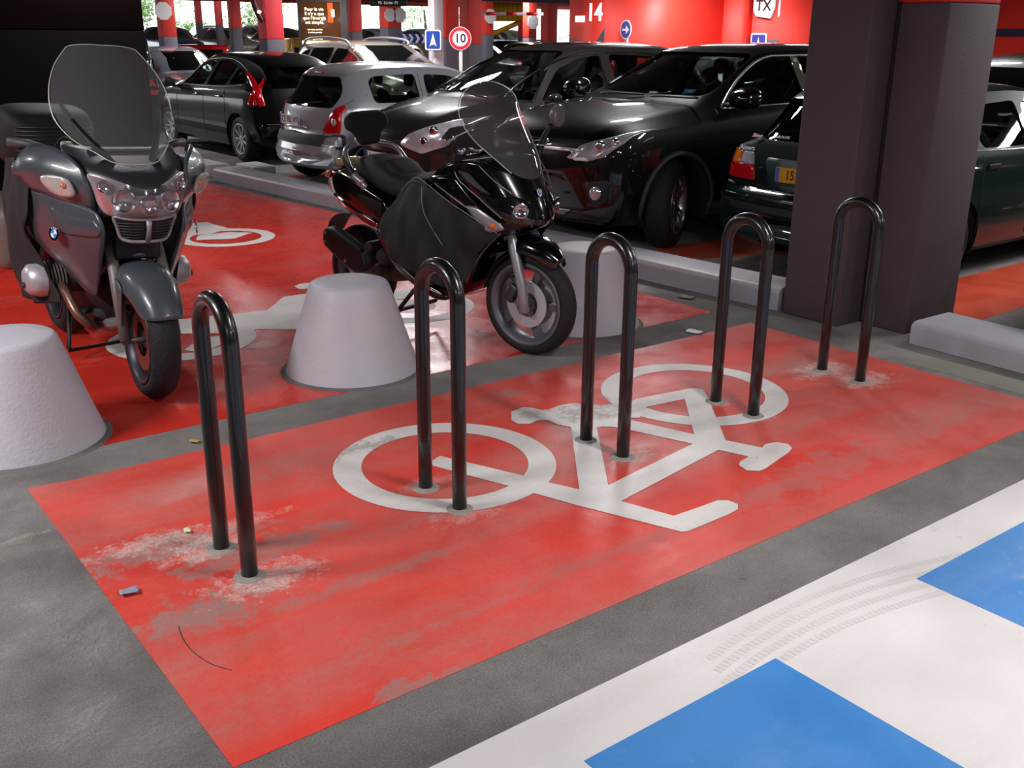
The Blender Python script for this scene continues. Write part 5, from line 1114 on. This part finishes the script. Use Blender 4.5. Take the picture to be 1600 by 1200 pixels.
# no-entry-direction and speed signs on posts
def rsign(loc, rz, label, body, z, r=.16, name='road_sign'):
    t = thing(name, label, 'sign', loc, rz)
    obj('post', tube(B(), [(0.03, 0, 0), (0.03, 0, z+r)], .025, 10), M_POST, t)
    if body == 'arrow':
        obj('disc', lathe(B(), [(0, -.006), (r, -.006), (r, .006), (0, .006)], 36, 'X', c=(0, 0, z)), M_SW, t)
        obj('blue_disc', lathe(B(), [(r*.9, -.008), (0, -.010)], 36, 'X', c=(0, 0, z)), M_SB, t)
        obj('white_arrow', prism(B(), [(.6*r, -.10*r), (-.10*r, -.10*r), (-.10*r, -.45*r), (-.68*r, 0), (-.10*r, .45*r), (-.10*r, .10*r), (.6*r, .10*r)], .011, .014, f=lambda p, q: (-q, p[0], z+p[1])), M_SW, t)
    else:
        obj('disc', lathe(B(), [(0, -.006), (r, -.006), (r, .006), (0, .006)], 36, 'X', c=(0, 0, z)), M_SW, t)
        obj('red_ring', lathe(B(), [(r*.96, -.0075), (r*.68, -.0085)], 36, 'X', c=(0, 0, z)), M_SR, t)
        text('digits', body, r*1.05, mat('sign_ink', '17161c', .5), t, (-.010, 0, z), (PI/2, 0, -PI/2), .002)
    return t
rsign((8.52, 12.35, 0), math.radians(48), 'round speed limit sign with 10 in a red ring, on a thin post', '10', 1.66, .155, 'speed_sign')
a = rsign((12.37, 13.1, 0), math.radians(-8), 'round blue sign with a white arrow before the bright red wall', 'arrow', 1.80, .15, 'direction_sign')
obj('small_disc', lathe(B(), [(0, -.006), (.09, -.006), (.09, .006), (0, .006)], 24, 'X', c=(0, 0, 1.53)), mat('sign_grey', '8d8a80', .4), a)
# ------------------------------------------------------------ pillars of the level
def pil(x, y, w, zb, label, mt=None, ml=None, d=None):
    w *= .77; d = d or w; return pillar(x-w/2, x+w/2, y-d/2, y+d/2, zb, label, group='square pillars of the parking level', mtop=mt, mlow=ml)
PL = [(8.22, 23.0, .40, 1.60, 'red and grey pillar with a pale octagon, left of all the bright windows'), (18.0, 46.3, .32, 2.0, 'thin distant red pillar, leftmost of the pair against the daylight'), (17.45, 42.7, .32, 1.95, 'thin distant red pillar, right one of the pair against the daylight'),
 (14.1, 33.2, .42, 1.80, 'dull red pillar just left of the round-leaved tree'), (8.22, 17.8, .44, 1.60, 'bright red pillar with plum base and a dark lamp bracket'), (13.55, 24.4, .40, 1.72, 'red and black pillar right of the advertising panel'),
 (18.65, 31.1, .70, 1.85, 'wide red pillar with two pale octagon signs'), (11.85, 17.6, .42, 1.62, 'red pillar with grey base right beside the white pillar'), (13.45, 19.1, .46, 1.50, 'dark red pillar behind the speed limit sign'),
 (17.44, 24.0, .36, 1.68, 'red pillar with a pale half octagon, carrying the barrier end'), (23.6, 29.9, .46, 1.55, 'distant red pillar left of the middle gap'), (20.05, 24.5, .46, 1.50, 'red pillar next left of the red block'), (22.2, 25.9, .26, 1.45, 'narrow bright red pillar close to the red block'),
 (26.5, 34.0, .4, 1.6, 'far red pillar seen in the gap left of the block')]
M_PT = [M_RD, mat('pillar_red_bright', 'd8333a', .6)]
for i, (x, y, w, zb, l) in enumerate(PL): pil(x, y, w, zb, l, mt=M_PT[1] if i in (1, 2, 4, 12) else M_RD)
p = pillar(11.06, 11.27, 16.88, 17.08, 1.4, 'narrow white pillar left of the red one, with a blue sign', mlow=mat('whitewash', 'cfc6cb', .7), mtop=MATS['whitewash'], top=3.0)
bsign((10.98, 16.80, 1.60), math.radians(50), 'small blue arrow sign fixed to the narrow white pillar', .30)
p = pillar(1.02, 2.90, 8.62, 9.5, 1.74, 'very dark broad pillar behind the touring motorcycle, top left', mlow=mat('painted_shade_black', '060506', .95, spec=.1), mtop=mat('painted_shade_red', '0d0403', .95, spec=.1))  # darkness of this corner is painted into the near-black pillar colours
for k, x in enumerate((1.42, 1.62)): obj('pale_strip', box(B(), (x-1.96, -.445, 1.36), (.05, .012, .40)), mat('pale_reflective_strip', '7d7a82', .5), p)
def octagon(loc, rz, r, label, name='pillar_sign'):
    o = obj(name, prism(B(), [(r*math.cos(PI/8+k*PI/4), r*math.sin(PI/8+k*PI/4)) for k in range(8)], 0, .02, f=lambda p, z: (p[0], -z, p[1])), mat('octagon_pale', 'd5cfd0', .6)); o.location = loc; o.rotation_euler = (0, 0, rz); return tag(o, label, 'sign')
octagon((8.10, 22.79, 2.12), 0, .19, 'pale octagon sign on the pillar left of the windows')
octagon((18.42, 30.74, 2.25), 0, .22, 'left one of two pale octagons on the wide red pillar'); octagon((18.80, 30.74, 2.25), 0, .24, 'right one of two pale octagons on the wide red pillar')
octagon((17.42, 23.81, 2.15), 0, .20, 'pale octagon sign behind the barrier boom'); octagon((23.55, 29.66, 2.1), 0, .26, 'pale octagon sign on the distant pillar in the middle gap'); octagon((22.2, 25.76, 2.1), 0, .2, 'pale octagon on the narrow pillar close to the red block')
br = thing('lamp_bracket', 'curved dark bracket with two small lit lamps on the bright red pillar', 'lamp', (7.98, 17.7, 0))
obj('arm', tube(B(), spline([(0, 0, 2.45), (-.10, 0, 2.25), (-.02, 0, 2.0), (.05, 0, 1.9)], 5), .05, 8), mat('dark_bracket', '4a1616', .5), br)
for z, x in ((2.3, -.08), (2.05, -.03)): obj('bulb', lathe(B(), [(0, -.03), (.03, -.015), (.035, 0), (.03, .015), (0, .03)], 12, 'Z', c=(x, -.06, z)), mat('warm_bulb', 'fff5d0', .5, emit=4), br)
# beams under the ceiling
for i, (y, z0) in enumerate(((24.0, 2.66), (33.0, 2.80), (40.6, 2.80))):
    slab('trim_%d' % (i+3), 4, 40, y-.2, y+.2, z0, 3.0, M_RD)
slab('trim_7', 14.5, 30, 20.2, 20.6, 2.42, 3.0, mat('dark_beam', '3a3234', .7))
# advertising panel
ad = thing('advertising_panel', 'backlit brown advertising panel in a grey frame with cream lines of text', 'advertising panel', (9.95, 19.15, -.07), math.radians(-27.3))
obj('frame', box(B(), (0, 0, 1.90), (.96, .16, 1.02)), mat('panel_frame', '4c4446', .5), ad, bevel=.02)
obj('foot', box(B(), (0, 0, .76), (.30, .12, 1.38)), MATS['panel_frame'], ad)
obj('poster', box(B(), (-.04, -.085, 1.97), (.76, .01, .76)), mat('poster_brown', '57361f', .3, emit=.5, noise=.3, nscale=3), ad)
M_CR = mat('poster_cream', 'ffeec8', .4, emit=1.6)
for k, l in enumerate(('Pour la vie', 'Il n\'y a que', 'que l\'énergie', 'est simple.')): text('headline', l, .085, M_CR, ad, (-.16, -.093, 2.21-.08*k), (PI/2, 0, 0), .002)
for k, l in enumerate(('nouveau service', 'à votre portée', 'renseignez-vous')): text('subline', l, .045, M_CR, ad, (-.16, -.093, 1.84-(.055*k+(.06 if k == 2 else 0))), (PI/2, 0, 0), .002)
obj('light_strip', box(B(), (-.04, -.088, 1.60), (.76, .012, .06)), mat('lit_strip', 'e8e4a8', .4, emit=1.6), ad)
obj('orange_block', box(B(), (.15, -.092, 2.15), (.10, .004, .36)), mat('poster_orange', 'f0562a', .4, emit=1.2), ad)
obj('cream_block', box(B(), (.20, -.096, 2.14), (.06, .004, .14)), M_CR, ad)
# hanging guide sign
hs = thing('hanging_sign', 'black hanging guide sign under the ceiling, seen at the top edge', 'sign', (11.0, 18.4, 2.27), math.radians(-39))
obj('board', box(B(), (0, 0, 0), (.72, .05, .12)), M_BLK, hs)
obj('rod', tube(B(), [(0, 0, .05), (0, 0, .63)], .012, 8), M_BLK, hs)
text('lettering', 'P2  Sortie  P3', .07, mat('sign_cream', 'c9c3b6', .5), hs, (0, -.028, 0), (PI/2, 0, 0), .002)
# chevron board, barrier, yellow things
cb = thing('chevron_board', 'blue and white chevron board on two posts among the far cars', 'sign', (13.57, 21.5, 0), math.radians(-40))
obj('board', box(B(), (0, 0, 1.59), (.80, .02, .20)), M_SB, cb)
for k in range(5):
    x = -.32+.15*k
    obj('white_chevron', prism(B(), [(x, .10), (x+.06, .10), (x+.12, 0), (x+.06, -.10), (x, -.10), (x+.06, 0)], .011, .016, f=lambda p, z: (p[0], -z, 1.59+p[1])), M_SW, cb)
for s in (-1, 1): obj('post', tube(B(), [(s*.3, .03, 0), (s*.3, .03, 1.6)], .02, 8), M_POST, cb)
ba = thing('barrier_boom', 'red and white striped height barrier boom', 'barrier', (13.55, 19.0, 2.12), math.radians(-38))
obj('boom', box(B(), (.7, 0, 0), (1.45, .05, .06)), M_SW, ba)
for k in range(3): obj('red_stripe', box(B(), (.30+.44*k, 0, 0), (.22, .056, .066)), M_SR, ba)
M_YEL = mat('yellow_paint', 'd9a514', .5)
yb = thing('ticket_machine', 'yellow ticket machine beside the bright red pillar', 'machine', (9.78, 20.1, 0))
obj('cabinet', box(B(), (0, 0, .80), (.34, .30, 1.60)), M_YEL, yb, bevel=.03); obj('screen', box(B(), (-.02, -.155, 1.35), (.2, .01, .14)), M_BLK, yb); obj('side_post', box(B(), (-.12, -.16, .8), (.05, .02, 1.55)), mat('cream_post', 'e5d9a0', .5), yb)
yw = thing('yellow_cladding', 'yellow ribbed cladding hanging behind the barrier', 'cladding', (25.9, 34.2, 0), math.radians(-40))
obj('sheet', box(B(), (0, 0, 2.55), (1.7, .1, .80)), M_YEL, yw)
for k in range(9): obj('rib', box(B(), (-.76+.19*k, -.07, 2.55), (.03, .05, .80)), mat('yellow_dark', 'a37a10', .5), yw)
obj('hanger', box(B(), (0, 0, 2.93), (1.6, .06, .06)), M_BLK, yw)
yw2 = tag(obj('yellow_stair_rail', tube(B(), [(25.6, 35.0, 1.62), (27.0, 34.2, 2.3)], .10, 8), M_YEL), 'sloping yellow stair rail below the yellow cladding', 'stair rail')
# ------------------------------------------------------------ higher deck at the back and daylight beyond
slab('floor_upper_deck', 6, 44, 42, 66, 0, .42, mat('deck_concrete', '6a6460', .8, noise=.1))
slab('ceiling_added_shade', -20, 44, 40.8, 66, 3.9, 4.1, mat('shade_slab_pale', '8f8b8c', .85))  # unseen slab added over the open deck to shade the far cars
slab('wall_parapet', 6, 44, 66, 66.2, 0, 1.25, mat('parapet_pale', 'c9c6c0', .8))
obj('outdoor_ground', box(B(), (30, 110, -.12), (160, 88, .2)), mat('outdoor_paving', 'b7b3aa', .9), kind='structure')
def tree(x, y, r, h, label, seed):
    random.seed(seed); t = thing('tree', label, 'tree', (x, y, 0), group='trees in the daylight outside')
    obj('trunk', tube(B(), [(0, 0, 0), (.1, 0, h*.35), (0, .1, h*.7)], [.18, .14, .06], 8), mat('bark', '4a3a2c', .9), t)
    bm = B()
    cl = [(random.gauss(0, r*.42), random.gauss(0, r*.42), h*.62+random.gauss(0, r*.38)) for _ in range(26)]
    for c in cl:
        for _ in range(75):
            p = Vector(c)+Vector((random.gauss(0, 1), random.gauss(0, 1), random.gauss(0, 1)))*r*.17
            u = Vector((random.uniform(-1, 1), random.uniform(-1, 1), random.uniform(-1, 1))).normalized(); v = u.orthogonal().normalized(); s = random.uniform(.07, .14)
            bm.faces.new([bm.verts.new(p+u*s*a+v*s*b) for a, b in ((-1, 0), (0, -.5), (1, 0), (0, .5))])
    obj('foliage', bm, mat('leaf_green', '6d8f4e', .7, noise=.4, nscale=3), t)
tree(31.0, 70.5, 2.0, 3.6, 'round bushy tree outside, left of the bright red pillar', 3)
tree(46.0, 71.5, 3.2, 4.8, 'larger leafy tree outside, left of the white pillar', 5)
tree(30.2, 78.5, 1.2, 2.4, 'small pale bush outside between the thin pillars', 8)
tree(24.0, 72.0, 1.8, 4.6, 'tree outside behind the leftmost square pillar', 11)
# ------------------------------------------------------------ other cars of the level
def plain(kind, name, label, loc, rz, paint, cat='car', group=None, lamps=True):
    rows, L, side, fr, re, wh, R = kind
    C = Car(name, label, loc, rz, rows, paint, L, openings=False, side=side, front=fr, rear=re, wheels=wh, R=R, tw=.2, glassm=M_DGL, n=2, group=group, spokes=7, style='single')
    for c in C.t.children:
        if c.name.startswith(('side_window', 'windscreen', 'rear_window')):
            for v in c.data.vertices: pass
    if lamps:
        zt = rows[3][2]
        for sd in (-1, 1):
            C.panel('headlamp', [(sd*.55, zt-.16), (sd*.80, zt-.14), (sd*.82, zt-.02), (sd*.60, zt-.06)], 'x+', M_WLENS, .01, .02, r=.02, cuts=2)
            C.panel('tail_lamp', [(sd*.60, .72), (sd*.80, .72), (sd*.80, .95), (sd*.66, .95)], 'x-', M_RLENS, .01, .02, r=.02, cuts=2)
    return C
def raise_gl(k): return k
HATCH = (rb, 4.23, ([(1.35, .985), (2.30, 1.0), (2.36, 1.335), (2.0, 1.30), (1.66, 1.20)], [(2.40, 1.0), (3.55, 1.04), (3.3, 1.27), (2.80, 1.34), (2.46, 1.34)]), [(-.66, 1.02), (.66, 1.02), (.52, 1.37), (-.52, 1.37)], [(-.60, 1.0), (.60, 1.0), (.50, 1.27), (-.50, 1.27)], (.88, 3.48), .315)
ESTATE = (r4, 4.56, ([(1.46, 1.09), (2.58, 1.12), (2.58, 1.455), (2.20, 1.435), (1.84, 1.30)], [(2.70, 1.12), (3.50, 1.15), (3.46, 1.44), (2.70, 1.46)], [(3.60, 1.17), (3.98, 1.22), (3.82, 1.38), (3.57, 1.42)]), [(-.70, 1.17), (.70, 1.17), (.58, 1.50), (-.58, 1.50)], [(-.66, 1.18), (.66, 1.18), (.54, 1.41), (-.54, 1.41)], (.93, 3.58), .33)
rs = [(0.00, .54, .50, .46, .36, .40, .12), (.01, .62, .57, .62, .48, .28, .16), (.08, .72, .66, .76, .56, .22, .16), (.3, .81, .75, .84, .62, .2, .12), (1.1, .93, .86, .87, .68, .18, .06), (1.35, .98, .88, .87, .66, .18, .08), (1.75, 1.22, .89, .87, .60, .18, .1), (2.1, 1.37, .90, .87, .57, .18, .04), (2.5, 1.42, .91, .87, .56, .18, 0), (3.1, 1.39, .92, .87, .56, .18, 0), (3.5, 1.22, .93, .86, .57, .18, -.02), (3.8, 1.05, .93, .86, .64, .2, -.03), (4.3, 1.0, .92, .84, .66, .22, -.07), (4.48, .90, .84, .82, .66, .24, -.09), (4.53, .62, .58, .80, .66, .26, -.1), (4.54, .42, .40, .76, .6, .32, -.1)]
SEDAN = (rs, 4.54, ([(1.55, .95), (2.45, .97), (2.45, 1.30), (2.1, 1.26), (1.8, 1.14)], [(2.53, .97), (3.5, 1.0), (3.3, 1.22), (2.9, 1.30), (2.53, 1.31)]), [(-.66, .99), (.66, .99), (.52, 1.32), (-.52, 1.32)], [(-.62, 1.05), (.62, 1.05), (.50, 1.30), (-.50, 1.30)], (.85, 3.55), .31)
rv = [(0.00, .60, .56, .50, .42, .42, .10), (.02, .74, .68, .66, .54, .30, .14), (.12, .88, .82, .78, .62, .24, .14), (.5, 1.0, .92, .82, .70, .2, .08), (.8, 1.10, .96, .83, .72, .2, .06), (1.1, 1.45, 1.0, .83, .70, .2, .06), (1.35, 1.70, 1.0, .83, .70, .2, .04), (1.8, 1.78, 1.0, .83, .72, .2, 0), (3.6, 1.78, 1.02, .83, .72, .2, 0), (3.9, 1.72, 1.02, .82, .71, .22, -.03), (3.98, 1.1, 1.0, .80, .72, .26, -.04), (4.0, .7, .66, .76, .6, .36, -.05)]
VAN = (rv, 4.0, ([(1.15, 1.06), (1.85, 1.06), (1.85, 1.56), (1.40, 1.56)], [(2.0, 1.06), (3.6, 1.06), (3.6, 1.56), (2.0, 1.56)]), [(-.66, 1.12), (.66, 1.12), (.62, 1.60), (-.62, 1.60)], [(-.62, 1.10), (.62, 1.10), (.60, 1.55), (-.60, 1.55)], (.72, 3.25), .31)
D90 = PI/2
d = plain(ESTATE, 'estate_car', 'beige estate car with roof rails, facing the camera behind the silver hatchback', (9.66, 14.3, 0), -D90, paintm('beige_metallic_paint', '8d857c', .5, .3))
for sd in (-1, 1): obj('roof_rail', tube(B(), spline([(-2.2, sd*.60, 1.52), (-2.35, sd*.62, 1.60), (-3.1, sd*.62, 1.635), (-3.75, sd*.61, 1.60), (-3.95, sd*.59, 1.49)], 5), .022, 8), M_SIL, d.t)
plain(SEDAN, 'estate_car', 'silver-blue car with a bright roof, behind the black hatchback', (7.9, 19.6, 0), -D90, paintm('light_silver_paint', 'a9adb8', .5, .2))
gv = plain(VAN, 'people_carrier', 'dark green van with red tail stripes, seen past the motorcycle screen', (5.72, 22.9, 0), D90, paintm('van_green_paint', '10403c', .1, .3), lamps=False)
gv.t.scale = (1, 1, .92)
for sd in (-1, 1): gv.panel('tail_lamp', [(sd*.40, .86), (sd*.80, .86), (sd*.80, .98), (sd*.40, .98)], 'x-', mat('bright_tail_red', 'd8201e', .3, coat=1), .012, .02, r=.01, cuts=2); gv.panel('lower_tail_stripe', [(sd*.40, .70), (sd*.80, .70), (sd*.80, .78), (sd*.40, .78)], 'x-', MATS['bright_tail_red'], .012, .02, r=.01, cuts=2)
plain(VAN, 'van', 'bright red van standing far back, left of the black hatchback', (11.5, 35.2, 0), math.radians(172), paintm('van_red_paint', 'c4161c')).t.scale = (.74, .74, .72)
plain(HATCH, 'hatchback', 'white car roof showing between the people carrier and the red wall', (10.25, 11.55, 0), PI, paintm('white_car_paint', 'dcdcd8'))
plain(ESTATE, 'suv', 'black car behind the green hatchback, right of the big pillar', (15.6, 5.9, 0), 0, P_BK)
plain(SEDAN, 'saloon', 'dark car whose nose corner shows at the right edge, past the orange marking', (6.12, 2.16, 0), PI, paintm('midnight_paint', '0d0e12'))
PC = [paintm(n, c, .4, .3) for n, c in (('far_black', '08080a'), ('far_grey', '56565c'), ('far_silver', 'a3a4a9'), ('far_white', 'd9d9d6'), ('far_blue', '27324e'), ('far_beige', '8f8a7c'), ('far_red', '8c1a1e'))]
PN = ['black', 'grey', 'silver', 'white', 'dark blue', 'beige', 'dark red']
protos = []
for i, (K, nm) in enumerate(((HATCH, 'hatchback'), (SEDAN, 'saloon'), (ESTATE, 'estate_car'))):
    c = plain(K, nm, 'x', (12, 27.5, 0), -D90, PC[0], group='cars in the far bays'); protos.append((c.t, nm))
def far(i, kind, pc, x, y, z, rz, label):
    t0, nm = protos[kind]
    if not t0.get('used'): t = t0; t['used'] = 1; t.location = (x, y, z); t.rotation_euler = (0, 0, rz); t['label'] = label
    else: t = dup(t0, (x, y, z), (0, 0, rz), label)
    for c in t.children:
        if c.name.startswith('body'):
            c.material_slots[0].link = 'OBJECT'; c.material_slots[0].material = PC[pc]
    return t
random.seed(21); i = 0
ROWS = [(28.2, 0, [15.2, 17.7, 20.2, 22.9], 'in the nearest far row'), (36.5, 0, [16.9+2.55*k for k in range(6)], 'in the second far row'), (44.5, .42, [16.0+2.55*k for k in range(8)], 'at the front of the upper deck'), (52.0, .42, [18.6+2.6*k for k in range(9)], 'in the middle of the upper deck'), (60.0, .42, [21.5+2.7*k for k in range(9)], 'at the back of the upper deck')]
ORD = ['first from the left', 'second from the left', 'third from the left', 'fourth from the left', 'fifth from the left', 'sixth from the left', 'seventh from the left', 'eighth from the left', 'ninth from the left']
for (y, z, xs, rl) in ROWS:
    for k, x in enumerate(xs):
        pc = random.choice([0, 0, 1, 1, 2, 3, 4, 5, 2, 6]); kd = random.choice([0, 1, 2, 0])
        far(i, kd, pc, *((x, y+random.uniform(-.2, .2)-2.1, z, -D90) if random.random() < .6 else (x, y+random.uniform(-.2, .2)+2.1, z, D90)), '%s %s, %s %s' % (PN[pc], ['hatchback', 'saloon', 'estate car'][kd], ORD[k], rl)); i += 1
for t0, nm in protos:
    if t0.get('used'): del t0['used']
# ------------------------------------------------------------ ceiling and its lamps
obj('ceiling', box(B(), (12, 8.4, 3.1), (64, 64.8, .2)), mat('ceiling_paint', '343132', .9), kind='structure')
M_TUBE = mat('lit_tube', 'fffaff', .5, emit=9.0)
f0 = None
for i, (x, y, k) in enumerate(LAMPS):
    if f0 is None:
        f0 = thing('ceiling_light', 'white twin tube ceiling light above the parking floor', 'ceiling light', (x, y, 2.90), group='twin tube ceiling lights')
        obj('housing', box(B(), (0, 0, .055), (.20, 1.3, .09)), mat('white_enamel', 'e8e8ea', .4), f0)
        for s in (-1, 1): obj('tube', tube(B(), [(s*.055, -.6, 0), (s*.055, .6, 0)], .014, 10), M_TUBE, f0)
    else: dup(f0, (x, y, 2.90), (0, 0, 0))
    L = bpy.data.lights.new('lamp', 'AREA'); L.shape = 'RECTANGLE'; L.size = .22; L.size_y = 1.25; L.energy = LAMP_W*k; L.color = (1, .97, .99)
    lo = bpy.data.objects.new('lamp', L); COL.objects.link(lo); lo.location = (x, y, 2.86)
# rear walls of the level (behind and beside the camera)
M_W = mat('dull_wall', '2f292b', .85)
obj('wall_left', box(B(), (-12, 15, 1.5), (.2, 50, 3.0)), M_W, kind='structure')
obj('wall_front', box(B(), (4, -10, 1.5), (32, .2, 3.0)), M_W, kind='structure')
